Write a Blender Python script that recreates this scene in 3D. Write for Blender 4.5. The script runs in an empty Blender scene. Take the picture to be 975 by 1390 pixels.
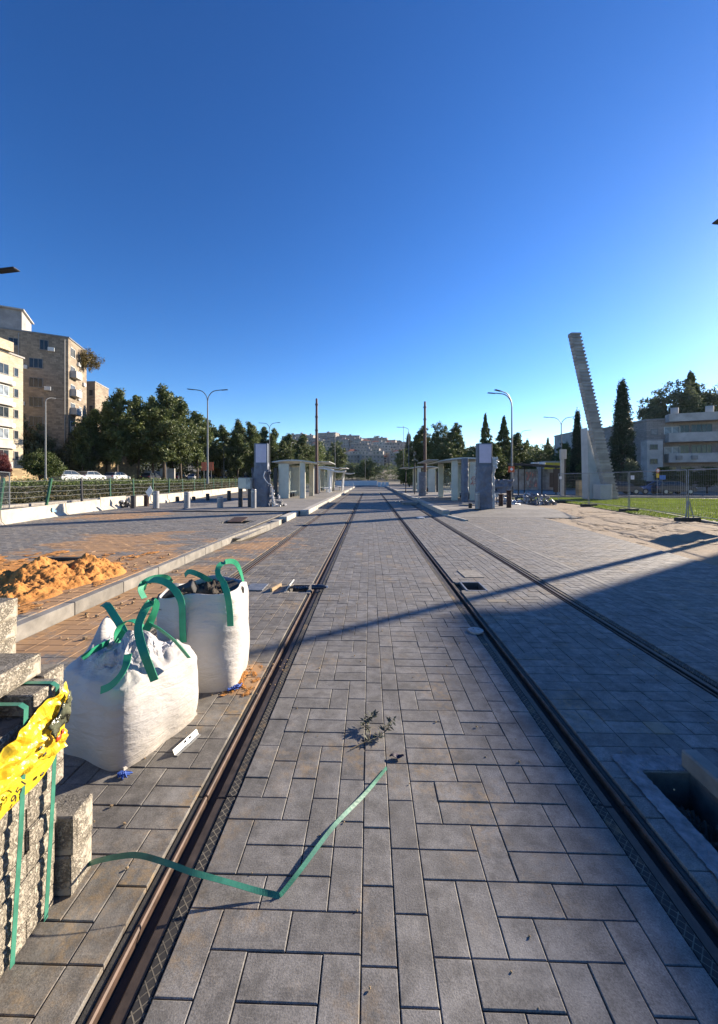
import bpy, math, random
import numpy as np
from mathutils import Vector, Matrix, noise
random.seed(7); RNG=np.random.default_rng(7)
PI=math.pi; R=math.radians
scene=bpy.context.scene; COL=scene.collection
# ---------------------------------------------------------------- viewpoint metrics (eye height and heading of the photographer)
EYE=1.65; FPX=525.0; YAW=0.0276; CX0=-0.22
SA,CA=math.sin(YAW),math.cos(YAW)
def W(cx,d,z=0.0):
    """metres right of / ahead of the photographer -> world (Y runs along the tracks)"""
    return Vector((cx*CA-d*SA+CX0, cx*SA+d*CA, z))
def G(px,py,z=0.0):
    d=(EYE-z)*FPX/(py-650.0); return W((px-487.5)/FPX*d,d,z)
def Q(px,py,d):
    return W((px-487.5)/FPX*d,d,EYE+(650.0-py)*d/FPX)
def H(py,d): return EYE+(650.0-py)*d/FPX
# ---------------------------------------------------------------- tagging
def tag(o,label=None,cat=None,group=None,kind=None):
    if label: o['label']=label
    if cat: o['category']=cat
    if group: o['group']=group
    if kind: o['kind']=kind
    return o
def empty(name,loc=(0,0,0),rz=0,label=None,cat=None,group=None):
    o=bpy.data.objects.new(name,None); COL.objects.link(o); o.location=loc; o.rotation_euler=(0,0,rz); o.empty_display_size=.2
    return tag(o,label,cat,group)
def kids(o): return [c for c in bpy.data.objects if c.parent==o]
def copy_tree(o,parent=None):
    c=o.copy(); COL.objects.link(c)
    if parent is not None: c.parent=parent
    for ch in kids(o): copy_tree(ch,c)
    return c
def clone(o,loc,rz=0,label=None,scale=None,cat=None,group=None):
    c=copy_tree(o); c.location=loc; c.rotation_euler=(0,0,rz)
    if scale is not None: c.scale=scale if hasattr(scale,'__len__') else (scale,)*3
    return tag(c,label,cat,group)
# ---------------------------------------------------------------- mesh builder
class MB:
    def __init__(s): s.v=[]; s.f=[]; s.m=[]; s.mi=0
    def add(s,vs,fs):
        b=len(s.v); s.v+= [tuple(v) for v in vs]; s.f+=[tuple(b+i for i in f) for f in fs]; s.m+=[s.mi]*len(fs); return s
    def box(s,c,d,rz=0,M=None,ch=0.0):
        x,y,z=d[0]/2,d[1]/2,d[2]/2
        if ch<=0:
            vs=[Vector((a*x,b*y,e*z)) for e in (-1,1) for b in (-1,1) for a in (-1,1)]
            fs=[(0,2,3,1),(4,5,7,6),(0,1,5,4),(2,6,7,3),(0,4,6,2),(1,3,7,5)]
        else:
            vs=[];ids={}
            for a in (-1,1):
                for b in (-1,1):
                    for e in (-1,1):
                        for k in range(3):
                            p=[a*(x-ch),b*(y-ch),e*(z-ch)]; p[k]=(a,b,e)[k]*(x,y,z)[k]
                            ids[(a,b,e,k)]=len(vs); vs.append(Vector(p))
            fs=[]
            for k in range(3):
                u,w=[(1,2),(2,0),(0,1)][k]
                for sg in (-1,1):
                    q=[]
                    for (p1,p2) in ((-1,-1),(1,-1),(1,1),(-1,1)):
                        t=[0,0,0]; t[k]=sg; t[u]=p1; t[w]=p2; q.append(ids[(t[0],t[1],t[2],k)])
                    fs.append(tuple(q if sg>0 else q[::-1]))
            for k in range(3):
                u,w=[(1,2),(2,0),(0,1)][k]
                for p1 in (-1,1):
                    for p2 in (-1,1):
                        A=[0,0,0];A[u]=p1;A[w]=p2;A[k]=-1;B=list(A);B[k]=1
                        q=[ids[(*A,u)],ids[(*A,w)],ids[(*B,w)],ids[(*B,u)]]
                        fs.append(tuple(q if p1*p2<0 else q[::-1]))
            for a in (-1,1):
                for b in (-1,1):
                    for e in (-1,1):
                        q=[ids[(a,b,e,k)] for k in range(3)]
                        fs.append(tuple(q if a*b*e>0 else q[::-1]))
        if M is None: M=Matrix.Rotation(rz,3,'Z')
        c=Vector(c); s.add([M@v+c for v in vs],fs); return s
    def rng(s,x0,x1,y0,y1,z0,z1,ch=0): return s.box(((x0+x1)/2,(y0+y1)/2,(z0+z1)/2),(abs(x1-x0),abs(y1-y0),abs(z1-z0)),ch=ch)
    def tube(s,pts,r,n=8,cap=True):
        pts=[Vector(p) for p in pts]; rs=r if hasattr(r,'__len__') else [r]*len(pts)
        vs=[]; up=None
        for i,p in enumerate(pts):
            t=(pts[min(i+1,len(pts)-1)]-pts[max(i-1,0)]).normalized()
            if up is None: up=Vector((0,0,1)) if abs(t.z)<.9 else Vector((1,0,0))
            a=t.cross(up).normalized(); b=a.cross(t).normalized(); up=b
            for k in range(n):
                q=2*PI*k/n; vs.append(p+(a*math.cos(q)+b*math.sin(q))*rs[i])
        fs=[]
        for i in range(len(pts)-1):
            for k in range(n):
                k2=(k+1)%n; fs.append((i*n+k,i*n+k2,(i+1)*n+k2,(i+1)*n+k))
        if cap: fs.append(tuple(range(n))[::-1]); fs.append(tuple((len(pts)-1)*n+k for k in range(n)))
        s.add(vs,fs); return s
    def cyl(s,p0,p1,r0,r1=None,n=12): return s.tube([p0,p1],[r0,r0 if r1 is None else r1],n)
    def prism(s,poly,z0,z1):
        n=len(poly); a=sum(poly[i][0]*poly[(i+1)%n][1]-poly[(i+1)%n][0]*poly[i][1] for i in range(n))
        if a<0: poly=poly[::-1]
        vs=[(p[0],p[1],z0) for p in poly]+[(p[0],p[1],z1) for p in poly]
        fs=[tuple(range(n))[::-1],tuple(range(n,2*n))]+[(i,(i+1)%n,(i+1)%n+n,i+n) for i in range(n)]
        s.add(vs,fs); return s
    def extr(s,poly,vec):
        """planar 3D polygon extruded by vec"""
        n=len(poly); poly=[Vector(p) for p in poly]; vec=Vector(vec)
        nn=Vector((0,0,0))
        for i in range(n): nn+=poly[i].cross(poly[(i+1)%n])
        if nn.dot(vec)<0: poly=poly[::-1]
        vs=poly+[p+vec for p in poly]
        fs=[tuple(range(n))[::-1],tuple(range(n,2*n))]+[(i,(i+1)%n,(i+1)%n+n,i+n) for i in range(n)]
        s.add(vs,fs); return s
    def ell(s,c,r,n=12,m=8,jit=0,seed=0):
        c=Vector(c); vs=[];fs=[]
        for i in range(m+1):
            a=PI*i/m
            for k in range(n):
                q=2*PI*k/n; v=Vector((math.sin(a)*math.cos(q),math.sin(a)*math.sin(q),math.cos(a)))
                w=1+(jit*noise.noise(v*1.7+Vector((seed*3.1,seed,0))) if jit else 0)
                vs.append(c+Vector((v.x*r[0]*w,v.y*r[1]*w,v.z*r[2]*w)))
        for i in range(m):
            for k in range(n):
                k2=(k+1)%n; fs.append((i*n+k,(i+1)*n+k,(i+1)*n+k2,i*n+k2))
        s.add(vs,fs); return s
    def grid(s,P):
        """2D list of points"""
        nr=len(P);nc=len(P[0]); s.add([q for row in P for q in row],[(i*nc+j,i*nc+j+1,(i+1)*nc+j+1,(i+1)*nc+j) for i in range(nr-1) for j in range(nc-1)]); return s
    def build(s,name,mat=None,parent=None,smooth=False,loc=None):
        me=bpy.data.meshes.new(name); me.from_pydata(s.v,[],s.f)
        mats=mat if isinstance(mat,(list,tuple)) else [mat]
        for m in mats:
            if m: me.materials.append(m)
        if len(mats)>1: me.polygons.foreach_set('material_index',s.m)
        if smooth: me.polygons.foreach_set('use_smooth',[True]*len(me.polygons))
        me.update(); o=bpy.data.objects.new(name,me); COL.objects.link(o)
        if parent is not None: o.parent=parent
        if loc is not None: o.location=loc
        return o
def fast(name,V,F,mat,parent=None,smooth=False,kind=None):
    """numpy verts Nx3, faces Mxk"""
    me=bpy.data.meshes.new(name); V=np.asarray(V,dtype=np.float32); F=np.asarray(F,dtype=np.int32); k=F.shape[1]
    me.vertices.add(len(V)); me.vertices.foreach_set('co',V.ravel())
    me.loops.add(F.size); me.loops.foreach_set('vertex_index',F.ravel())
    me.polygons.add(len(F)); me.polygons.foreach_set('loop_start',np.arange(len(F),dtype=np.int32)*k)
    try: me.polygons.foreach_set('loop_total',np.full(len(F),k,dtype=np.int32))
    except Exception: pass
    me.materials.append(mat); me.update(calc_edges=True); me.validate()
    me.polygons.foreach_set('use_smooth',[bool(smooth)]*len(me.polygons)); me.update()
    o=bpy.data.objects.new(name,me); COL.objects.link(o)
    if parent is not None: o.parent=parent
    if kind: o['kind']=kind
    return o
def bez(pts,n=8):
    """catmull-rom through points"""
    P=[Vector(p) for p in pts]; P=[P[0]*2-P[1]]+P+[P[-1]*2-P[-2]]; out=[]
    for i in range(1,len(P)-2):
        for k in range(n):
            t=k/n; a,b,c,d=P[i-1:i+3]
            out.append(.5*((2*b)+(c-a)*t+(2*a-5*b+4*c-d)*t*t+(3*b-a-3*c+d)*t**3))
    out.append(P[-2]); return out
def ribbon(mb,pts,side,w,th=.003,n=8,smooth=True):
    """solid flat band through pts; side = one vector or one per pt"""
    S=side if isinstance(side,list) else [side]*len(pts)
    C=bez(pts,n) if smooth else [Vector(p) for p in pts]; SS=bez(S,n) if smooth else [Vector(q) for q in S]
    vs=[]
    for i,p in enumerate(C):
        t=(C[min(i+1,len(C)-1)]-C[max(i-1,0)]).normalized(); s=SS[i]-t*SS[i].dot(t)
        s=s.normalized()*w/2; u=t.cross(s).normalized()*th/2
        vs+=[p-s-u,p+s-u,p+s+u,p-s+u]
    fs=[]
    for i in range(len(C)-1):
        a=i*4;b=a+4
        for k in range(4): k2=(k+1)%4; fs.append((a+k,a+k2,b+k2,b+k))
    fs+=[(3,2,1,0),tuple(len(C)*4-4+k for k in range(4))]
    mb.add(vs,fs); return mb
# ---------------------------------------------------------------- materials
class NT:
    def __init__(s,name):
        s.m=bpy.data.materials.new(name); s.m.use_nodes=True; s.t=s.m.node_tree; s.n=s.t.nodes; s.l=s.t.links
        s.b=s.n['Principled BSDF']; s.out=s.n['Material Output']; s.c=s.new('ShaderNodeTexCoord')
    def new(s,t,**k):
        x=s.n.new(t)
        for a,b in k.items(): setattr(x,a,b)
        return x
    def link(s,a,b): s.l.new(a,b)
    def put(s,sock,v):
        if hasattr(v,'is_linked') or isinstance(v,bpy.types.NodeSocket): s.link(v,sock)
        else: sock.default_value=v
    def coord(s,kind='Object',scale=(1,1,1),loc=(0,0,0),rot=(0,0,0)):
        mp=s.new('ShaderNodeMapping'); s.link(s.c.outputs[kind],mp.inputs['Vector']); mp.inputs['Scale'].default_value=scale; mp.inputs['Location'].default_value=loc; mp.inputs['Rotation'].default_value=rot
        return mp.outputs[0]
    def noise(s,scale=5,detail=4,rough=.55,vec=None,dist=0):
        x=s.new('ShaderNodeTexNoise'); x.inputs['Scale'].default_value=scale; x.inputs['Detail'].default_value=detail; x.inputs['Roughness'].default_value=rough; x.inputs['Distortion'].default_value=dist
        s.link(vec if vec is not None else s.c.outputs['Object'],x.inputs['Vector']); return x.outputs[0]
    def vor(s,scale=20,vec=None,feat='F1',out=0):
        x=s.new('ShaderNodeTexVoronoi'); x.feature=feat; x.inputs['Scale'].default_value=scale
        s.link(vec if vec is not None else s.c.outputs['Object'],x.inputs['Vector']); return x.outputs[out]
    def ramp(s,fac,stops,interp='LINEAR'):
        x=s.new('ShaderNodeValToRGB'); e=x.color_ramp.elements; x.color_ramp.interpolation=interp
        for i,(p,c) in enumerate(stops):
            if i<2: el=e[i]; el.position=p
            else: el=e.new(p)
            el.color=(c,c,c,1) if not hasattr(c,'__len__') else (*c[:3],1)
        s.link(fac,x.inputs[0]); return x.outputs[0]
    def mix(s,fac,a,b,mode='MIX'):
        x=s.new('ShaderNodeMix'); x.data_type='RGBA'; x.blend_type=mode
        def put(so,v):
            if isinstance(v,bpy.types.NodeSocket): s.link(v,so)
            elif hasattr(v,'__len__'): so.default_value=(*v[:3],1)
            else: so.default_value=(v,v,v,1)
        if isinstance(fac,bpy.types.NodeSocket): s.link(fac,x.inputs[0])
        else: x.inputs[0].default_value=fac
        put(x.inputs[6],a); put(x.inputs[7],b); return x.outputs[2]
    def math(s,op,a,b=0.0,c=None,clamp=False):
        x=s.new('ShaderNodeMath'); x.operation=op; x.use_clamp=clamp
        for i,v in enumerate((a,b) if c is None else (a,b,c)):
            if isinstance(v,bpy.types.NodeSocket): s.link(v,x.inputs[i])
            else: x.inputs[i].default_value=v
        return x.outputs[0]
    def island(s): return s.new('ShaderNodeNewGeometry').outputs['Random Per Island']
    def objrand(s): return s.new('ShaderNodeObjectInfo').outputs['Random']
    def xyz(s,vec=None):
        x=s.new('ShaderNodeSeparateXYZ'); s.link(vec if vec is not None else s.c.outputs['Object'],x.inputs[0]); return x.outputs
    def bump(s,h,strength=.3,dist=.01,prev=None):
        x=s.new('ShaderNodeBump'); x.inputs['Strength'].default_value=strength; x.inputs['Distance'].default_value=dist; s.link(h,x.inputs['Height'])
        if prev is not None: s.link(prev,x.inputs['Normal'])
        return x.outputs[0]
    def done(s,col,rough=.8,normal=None,metal=0.0,**k):
        b=s.b
        def put(so,v,c=False):
            if isinstance(v,bpy.types.NodeSocket): s.link(v,so)
            else: so.default_value=(*v[:3],1) if c else v
        put(b.inputs['Base Color'],col,True); put(b.inputs['Roughness'],rough); put(b.inputs['Metallic'],metal)
        if normal is not None: s.link(normal,b.inputs['Normal'])
        for a,v in k.items(): b.inputs[a.replace('_',' ')].default_value=v
        return s.m
def simple(name,col,rough=.7,var=.15,scale=6,bump=.15,bs=60,bd=.004,metal=0.0,dark=None,isl=0.0,**k):
    """plain procedural surface: large soft variation, fine grain, optional per-piece change"""
    t=NT(name); n1=t.noise(scale,5,.6); c2=dark or [x*(1-var*1.6) for x in col]; c1=[min(1,x*(1+var*.6)) for x in col]
    c=t.mix(t.ramp(n1,[(.3,0),(.7,1)]),c2,c1)
    if isl>0:
        r=t.island(); c=t.mix(1.0,c,t.ramp(r,[(0,1-isl),(1,1+isl*.4)]),'MULTIPLY')
    nb=t.noise(bs,3,.6); nr=t.bump(nb,bump,bd)
    r=t.math('ADD',t.math('MULTIPLY',n1,.15),rough-.08)
    return t.done(c,r,nr,metal,**k)
# ================================================================= camera, sun, sky
cam=bpy.data.cameras.new('camera'); co=bpy.data.objects.new('camera',cam); COL.objects.link(co); scene.camera=co
co.location=(CX0,0,EYE); co.rotation_euler=(R(90),0,YAW)
cam.sensor_fit='VERTICAL'; cam.sensor_height=36; cam.sensor_width=36; cam.lens=36*FPX/1390.0; cam.shift_y=-45/1390.0
cam.clip_start=.05; cam.clip_end=9000
EL=R(19.5); AZ=math.atan2(.84,.54)-YAW      # clockwise from +Y
SUN=Vector((math.sin(AZ)*math.cos(EL),math.cos(AZ)*math.cos(EL),math.sin(EL)))
w=bpy.data.worlds.new('World'); scene.world=w; w.use_nodes=True; nt=w.node_tree
sky=nt.nodes.new('ShaderNodeTexSky'); sky.sky_type='NISHITA'; sky.sun_disc=False; sky.sun_elevation=EL; sky.sun_rotation=AZ
sky.altitude=750; sky.air_density=1.0; sky.dust_density=.2; sky.ozone_density=2.6
bg=nt.nodes['Background']; bg.inputs[1].default_value=.062
hs=nt.nodes.new('ShaderNodeHueSaturation'); hs.inputs['Saturation'].default_value=1.3; hs.inputs['Hue'].default_value=.5065; hs.inputs['Value'].default_value=1.0
nt.links.new(sky.outputs[0],hs.inputs['Color']); gm=nt.nodes.new('ShaderNodeGamma'); gm.inputs[1].default_value=1.22; nt.links.new(hs.outputs[0],gm.inputs[0]); nt.links.new(gm.outputs[0],bg.inputs[0])
sl=bpy.data.lights.new('sun','SUN'); sl.energy=5.0; sl.angle=R(.6); sl.color=(1.0,.86,.68)
so=bpy.data.objects.new('sun',sl); COL.objects.link(so); so.rotation_euler=(-SUN).to_track_quat('-Z','Y').to_euler()
scene.view_settings.view_transform='Standard'; scene.view_settings.look='None'; scene.view_settings.exposure=1.32; scene.view_settings.gamma=1
scene.view_settings.use_curve_mapping=False
scene.cycles.max_bounces=6; scene.cycles.diffuse_bounces=3; scene.cycles.transparent_max_bounces=8; scene.cycles.use_denoising=True

# ================================================================= materials of the ground
def paver_mat(name,c_lo,c_hi,sand=.5,seed=0.0,tan=(.33,.22,.10),film=None):
    t=NT(name); r=t.island(); big=t.noise(.55,3,.6,t.coord(loc=(seed,seed,0))); mid=t.noise(7,5,.65); fine=t.noise(170,2,.7); pit=t.vor(90)
    c=t.mix(r,c_lo,c_hi)
    c=t.mix(t.ramp(mid,[(.3,.0),(.65,.85)]),c,[x*.66 for x in c_lo])
    c=t.mix(1.0,c,t.ramp(fine,[(.3,.62),(.7,1.3)]),'MULTIPLY')
    blot=t.noise(15,6,.7,t.coord(loc=(seed,3,1))); c=t.mix(t.ramp(blot,[(.35,.55),(.50,0)]),c,[x*.45 for x in c_lo]); c=t.mix(t.ramp(blot,[(.56,0),(.72,.35)]),c,(.34,.32,.285))
    scr=t.noise(6,5,.7,t.coord(scale=(1,9,1),rot=(0,0,.6+seed))); c=t.mix(t.ramp(scr,[(.60,0),(.66,.22)]),c,(.36,.34,.31))
    # tan paving: a few odd slabs, and dust trodden in
    odd=t.ramp(t.math('FRACT',t.math('MULTIPLY',r,17.3)),[(.985,0),(.99,.5)],'CONSTANT')
    c=t.mix(odd,c,(.30,.24,.15))
    dust=t.math('MULTIPLY',t.ramp(t.noise(1.7,6,.68,t.coord(loc=(3+seed,1,0))),[(.52,0),(.70,1)]),t.ramp(t.noise(23,4,.7),[(.42,0),(.6,1)]))
    c=t.mix(t.math('MULTIPLY',dust,sand),c,tan)
    if film:
        for (fx,fy,rx,ry,thr) in film:      # sand tracked over the slabs round the heap: a stain with its own outline
            v=t.coord(loc=(-fx/rx,-fy/ry,0),scale=(1/rx,1/ry,0)); L_=t.new('ShaderNodeVectorMath'); L_.operation='LENGTH'; t.link(v,L_.inputs[0])
            q=t.math('ADD',t.math('MULTIPLY',L_.outputs['Value'],-.42),t.math('ADD',t.math('MULTIPLY',t.noise(.9,6,.62,t.coord(scale=(1,1.6,1))),.9),t.math('MULTIPLY',t.noise(11,5,.75),.35)))
            c=t.mix(t.ramp(q,[(thr,0),(thr+.10,.85)]),c,(.38,.22,.10))
    pale=t.math('MULTIPLY',t.ramp(t.noise(3.1,6,.7,t.coord(loc=(9,4,2))),[(.55,0),(.72,1)]),.35)
    c=t.mix(pale,c,(.36,.35,.33))
    dark=t.ramp(t.noise(2.3,5,.7,t.coord(loc=(-5,7,1))),[(.30,.45),(.46,0)])
    c=t.mix(dark,c,(.045,.042,.04))
    c=t.mix(t.ramp(pit,[(.02,.8),(.09,0)]),c,(.03,.03,.03))
    hb=t.math('ADD',t.math('MULTIPLY',fine,.5),t.math('ADD',t.math('MULTIPLY',mid,.8),t.ramp(pit,[(.0,-.6),(.12,0)])))
    return t.done(c,t.ramp(mid,[(.3,.62),(.7,.85)]),t.bump(hb,.45,.004),Specular_IOR_Level=.4)
M={}
M['paver']=paver_mat('grey_concrete_paver',(.175,.167,.157),(.262,.251,.237),.6)
M['paver2']=paver_mat('brown_grey_paver',(.168,.155,.138),(.27,.25,.22),.8,5.0,film=[(-3.4,5.3,.75,2.6,.24),(-1.25,3.15,.22,.35,.22),(-2.9,9.5,1.3,2.4,.36)])
M['paver_small']=paver_mat('small_grey_paver',(.19,.178,.16),(.30,.28,.25),.8,11.0,film=[(-6.0,8.9,2.6,2.9,.36),(-5.2,5.8,2.4,2.4,.20),(-10.5,15.5,3.0,3.2,.36)])
t=NT('joint_sand'); n=t.noise(60,4,.6); M['joint']=t.done(t.mix(t.ramp(n,[(.35,0),(.65,1)]),(.035,.03,.025),(.20,.16,.11)),.95,t.bump(n,.5,.004))
t=NT('compacted_ground'); n=t.noise(.3,6,.6); n2=t.noise(9,6,.7)
M['ground']=t.done(t.mix(n2,t.mix(n,(.10,.085,.065),(.17,.14,.10)),(.20,.17,.13)),.95,t.bump(n2,.4,.03))
t=NT('asphalt'); n=t.noise(.5,5,.6); n2=t.noise(90,3,.7); M['asphalt']=t.done(t.mix(n2,t.mix(n,(.045,.045,.047),(.075,.073,.07)),(.09,.088,.085)),.9,t.bump(n2,.4,.005))
t=NT('orange_sand'); n=t.noise(4,6,.6); n2=t.noise(45,5,.75); n3=t.noise(260,2,.7)
c=t.mix(t.ramp(n,[(.3,0),(.7,1)]),(.44,.18,.04),(.58,.27,.075)); c=t.mix(t.ramp(n2,[(.28,.75),(.45,0)]),c,(.20,.10,.04)); c=t.mix(1.0,c,t.ramp(n3,[(.2,.75),(.8,1.15)]),'MULTIPLY')
M['sand']=t.done(c,.95,t.bump(t.math('ADD',n2,t.math('MULTIPLY',n3,.4)),.8,.012))
t=NT('pale_dirt'); n=t.noise(.8,6,.65); n2=t.noise(14,6,.7); n3=t.noise(120,2,.7)
c=t.mix(t.ramp(n,[(.35,0),(.65,1)]),(.40,.29,.18),(.30,.235,.17)); c=t.mix(t.ramp(n2,[(.3,.6),(.55,0)]),c,(.16,.115,.075)); c=t.mix(t.ramp(n3,[(.3,.35),(.6,0)]),c,(.12,.09,.06))
M['dirt']=t.done(c,.95,t.bump(n2,.7,.03))
M['kerb']=simple('kerb_concrete',(.36,.33,.285),.8,.25,5,.4,120,.003,isl=.15)
M['kerb_side']=simple('side_kerb_concrete',(.25,.235,.21),.8,.25,5,.4,120,.003,isl=.2)
M['steel_rust']=simple('rusty_rail_steel',(.060,.044,.036),.6,.35,14,.3,200,.001,.2)
M['steel_lip']=simple('worn_rail_lip',(.10,.062,.045),.6,.4,20,.2,200,.001,.25)
M['rail_dark']=simple('groove_dark',(.035,.025,.022),.8,.3,14,.2,200,.001)
M['rubber']=simple('black_rail_rubber',(.045,.043,.04),.8,.3,30,.6,150,.003)
# ribbed filler strip next to the rail: diamond lattice
t=NT('lattice_filler'); v=t.coord(scale=(1,1,1),rot=(0,0,R(45))); x=t.xyz(v)
def tri(t,a,per): return t.math('ABSOLUTE',t.math('SUBTRACT',t.math('FRACT',t.math('MULTIPLY',a,1/per)),.5))
g=t.math('MAXIMUM',tri(t,x[0],.026),tri(t,x[1],.026)); ln=t.ramp(g,[(.40,0),(.45,1)])
n=t.noise(9,5,.7); c=t.mix(t.math('MULTIPLY',ln,t.ramp(n,[(.4,.35),(.62,1)])),(.022,.021,.021),(.17,.15,.115)); c=t.mix(t.ramp(t.noise(2.6,4,.7),[(.56,0),(.68,.75)]),c,(.27,.18,.09))
M['lattice']=t.done(c,.8,t.bump(ln,.6,.003))

# ================================================================= generic ground sheets
def sheet(name,x0,x1,y0,y1,z,mat,holes=(),kind='structure',parent=None):
    xs=sorted({x0,x1,*[h[0] for h in holes],*[h[1] for h in holes]}); ys=sorted({y0,y1,*[h[2] for h in holes],*[h[3] for h in holes]})
    mb=MB(); xs=[x for x in xs if x0<=x<=x1]; ys=[y for y in ys if y0<=y<=y1]
    for i in range(len(xs)-1):
        for j in range(len(ys)-1):
            cx,cy=(xs[i]+xs[i+1])/2,(ys[j]+ys[j+1])/2
            if any(h[0]<cx<h[1] and h[2]<cy<h[3] for h in holes): continue
            mb.add([(xs[i],ys[j],z),(xs[i+1],ys[j],z),(xs[i+1],ys[j+1],z),(xs[i],ys[j+1],z)],[(0,1,2,3)])
    o=mb.build(name,mat,parent)
    if kind: o['kind']=kind
    return o
def brick_mesh(name,rects,mat,gap=.0038,ch=.003,zj=.0012,tilt=.0022,depth=.03,parent=None):
    """rects: Nx5 x0,x1,y0,y1,z ; every slab a bevelled block with its own small tilt"""
    A=np.array(rects,dtype=np.float64); n=len(A); g=gap/2
    x0,x1,y0,y1=A[:,0]+g,A[:,1]-g,A[:,2]+g,A[:,3]-g; z=A[:,4]+RNG.normal(0,zj,n); tx=RNG.normal(0,tilt,n); ty=RNG.normal(0,tilt,n)
    cx,cy=(x0+x1)/2,(y0+y1)/2; V=np.zeros((n,12,3))
    for k,(a,b) in enumerate(((0,0),(1,0),(1,1),(0,1))):
        X=np.where(a,x1,x0); Y=np.where(b,y1,y0); sx=-1 if a else 1; sy=-1 if b else 1
        for r,(ins,dz) in enumerate(((0,-depth),(0,-ch*.8),(ch,0))):
            xx=X+sx*ins; yy=Y+sy*ins; V[:,r*4+k,0]=xx; V[:,r*4+k,1]=yy; V[:,r*4+k,2]=z+dz+(tx*(xx-cx)+ty*(yy-cy) if r else 0)
    F=[]
    for r in (0,1):
        for k in range(4): k2=(k+1)%4; F.append((r*4+k,r*4+k2,r*4+4+k2,r*4+4+k))
    F.append((8,9,10,11)); F=np.array(F); FF=(F[None]+(np.arange(n)*12)[:,None,None]).reshape(-1,4)
    o=fast(name,V.reshape(-1,3),FF,mat,parent,kind='structure'); return o
def cut(r,holes):
    L_=[r]
    for h in holes:
        N=[]
        for (a,b,c,d) in L_:
            if not(a<h[1]-.004 and b>h[0]+.004 and c<h[3]-.004 and d>h[2]+.004): N.append((a,b,c,d)); continue
            if a<h[0]: N.append((a,h[0],c,d))
            if b>h[1]: N.append((h[1],b,c,d))
            m0,m1=max(a,h[0]),min(b,h[1])
            if c<h[2]: N.append((m0,m1,c,h[2]))
            if d>h[3]: N.append((m0,m1,h[3],d))
        L_=[q for q in N if q[1]-q[0]>.025 and q[3]-q[2]>.025]
    return L_
def dominoes(x0,x1,y0,y1,c,z=0.0,holes=(),pv=.5,seed=1):
    """mixed lengthwise / crosswise slabs, two cells each, a few single"""
    rg=random.Random(seed); nx=max(1,round((x1-x0)/c)); cx=(x1-x0)/nx; ny=int(round((y1-y0)/c)); cy=c
    occ=[[False]*nx for _ in range(ny)]; out=[]
    for j in range(ny):
        for i in range(nx):
            if occ[j][i]: continue
            right=i+1<nx and not occ[j][i+1]; up=j+1<ny
            # keep from lining up with the slab before
            r=rg.random(); mode='s'
            if right and (r>pv or not up): mode='h'
            elif up and (r<pv or not right): mode='v'
            if rg.random()<.07: mode='s'
            w_,h_=(2,1) if mode=='h' else ((1,2) if mode=='v' else (1,1))
            for a in range(w_):
                for b in range(h_): occ[j+b][i+a]=True
            X0=x0+i*cx; Y0=y0+j*cy; R0=(X0,X0+w_*cx,Y0,Y0+h_*cy)
            out+=[(*q,z) for q in cut(R0,holes)]
    return out
def running(x0,x1,y0,y1,bx,by,z=0.0,holes=(),edge=None):
    out=[]; ny=int((y1-y0)/by)
    for j in range(ny):
        Y=y0+j*by; X=x0-(bx/2 if j%2 else 0)
        lim=x1 if edge is None else edge(Y)
        while X<lim-.02:
            a,b=max(X,x0),min(X+bx,lim)
            if b-a>.03 and not any(a<h[1]-.01 and b>h[0]+.01 and Y<h[3]-.01 and Y+by>h[2]+.01 for h in holes): out.append((a,b,Y,Y+by,z))
            X+=bx
    return out
# ================================================================= track bed, rails, paving
pitR=(1.36,2.45,1.72,2.28); drA=(-1.40,-1.15,5.62,5.98); drB=(1.24,1.50,5.78,6.2); drL=(-5.25,-4.45,12.9,13.7)
drK=(1.14,1.24,5.78,6.2)
pitR=(1.31,1.575,1.70,2.22)
HOLES=[pitR,drA,drB,drK]
sheet('track_bed',-3.95,7.6,-3,80,-.06,M['joint'],[pitR,drA,drB])
def pit(name,r,z0,z1,mat,kind='structure'):
    mb=MB(); x0,x1,y0,y1=r
    vs=[(x0,y0,z1),(x1,y0,z1),(x1,y1,z1),(x0,y1,z1),(x0,y0,z0),(x1,y0,z0),(x1,y1,z0),(x0,y1,z0)]
    mb.add(vs,[(4,5,6,7),(0,1,5,4),(1,2,6,5),(2,3,7,6),(3,0,4,7)])
    o=mb.build(name,mat); o['kind']=kind; return o
M['pit']=simple('wet_pit_concrete',(.12,.11,.10),.7,.4,6,.5,40,.01)
M['mud']=simple('pit_mud',(.06,.05,.035),.5,.4,9,.6,30,.02)
M['grout']=simple('smeared_grout',(.24,.24,.25),.85,.35,14,.7,70,.008)
M['frame']=simple('drain_frame_concrete',(.26,.24,.21),.8,.3,9,.5,80,.006)
for nm,r,z in (('service_pit',pitR,-.26),('drain_pit',drA,-.35),('drain_pit',drB,-.35)): pit(nm,r,z,-.004,M['pit'])
YF=46.0
c=.13
rects=dominoes(-.91,-.25,-1,YF,c,0,HOLES,.3,3)+dominoes(.0,.91,-1,YF,c,0,HOLES,.3,4)
for i,(a,b) in enumerate(((-.25,-.125),(-.125,0))):      # two lengthwise rows down the middle
    Y=-1-(.13 if i else .03)
    while Y<YF: rects.append((a,b,Y,Y+.26,0)); Y+=.26
rects+=dominoes(1.12,2.39,-1,YF,.127,0,HOLES,.3,6)
rects+=dominoes(2.60,3.44,-1,YF,.12,0,HOLES,.3,7)
brick_mesh('paving_between_tracks',rects,M['paver'])
brick_mesh('paving_left_track',dominoes(-2.39,-1.12,-1,YF,.127,0,HOLES,.3,5)+dominoes(-3.79,-2.60,-1,10.2,.132,0,(),.3,8)+dominoes(-3.42,-2.60,10.2,YF,.13,0,(),.3,8),M['paver2'])
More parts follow.
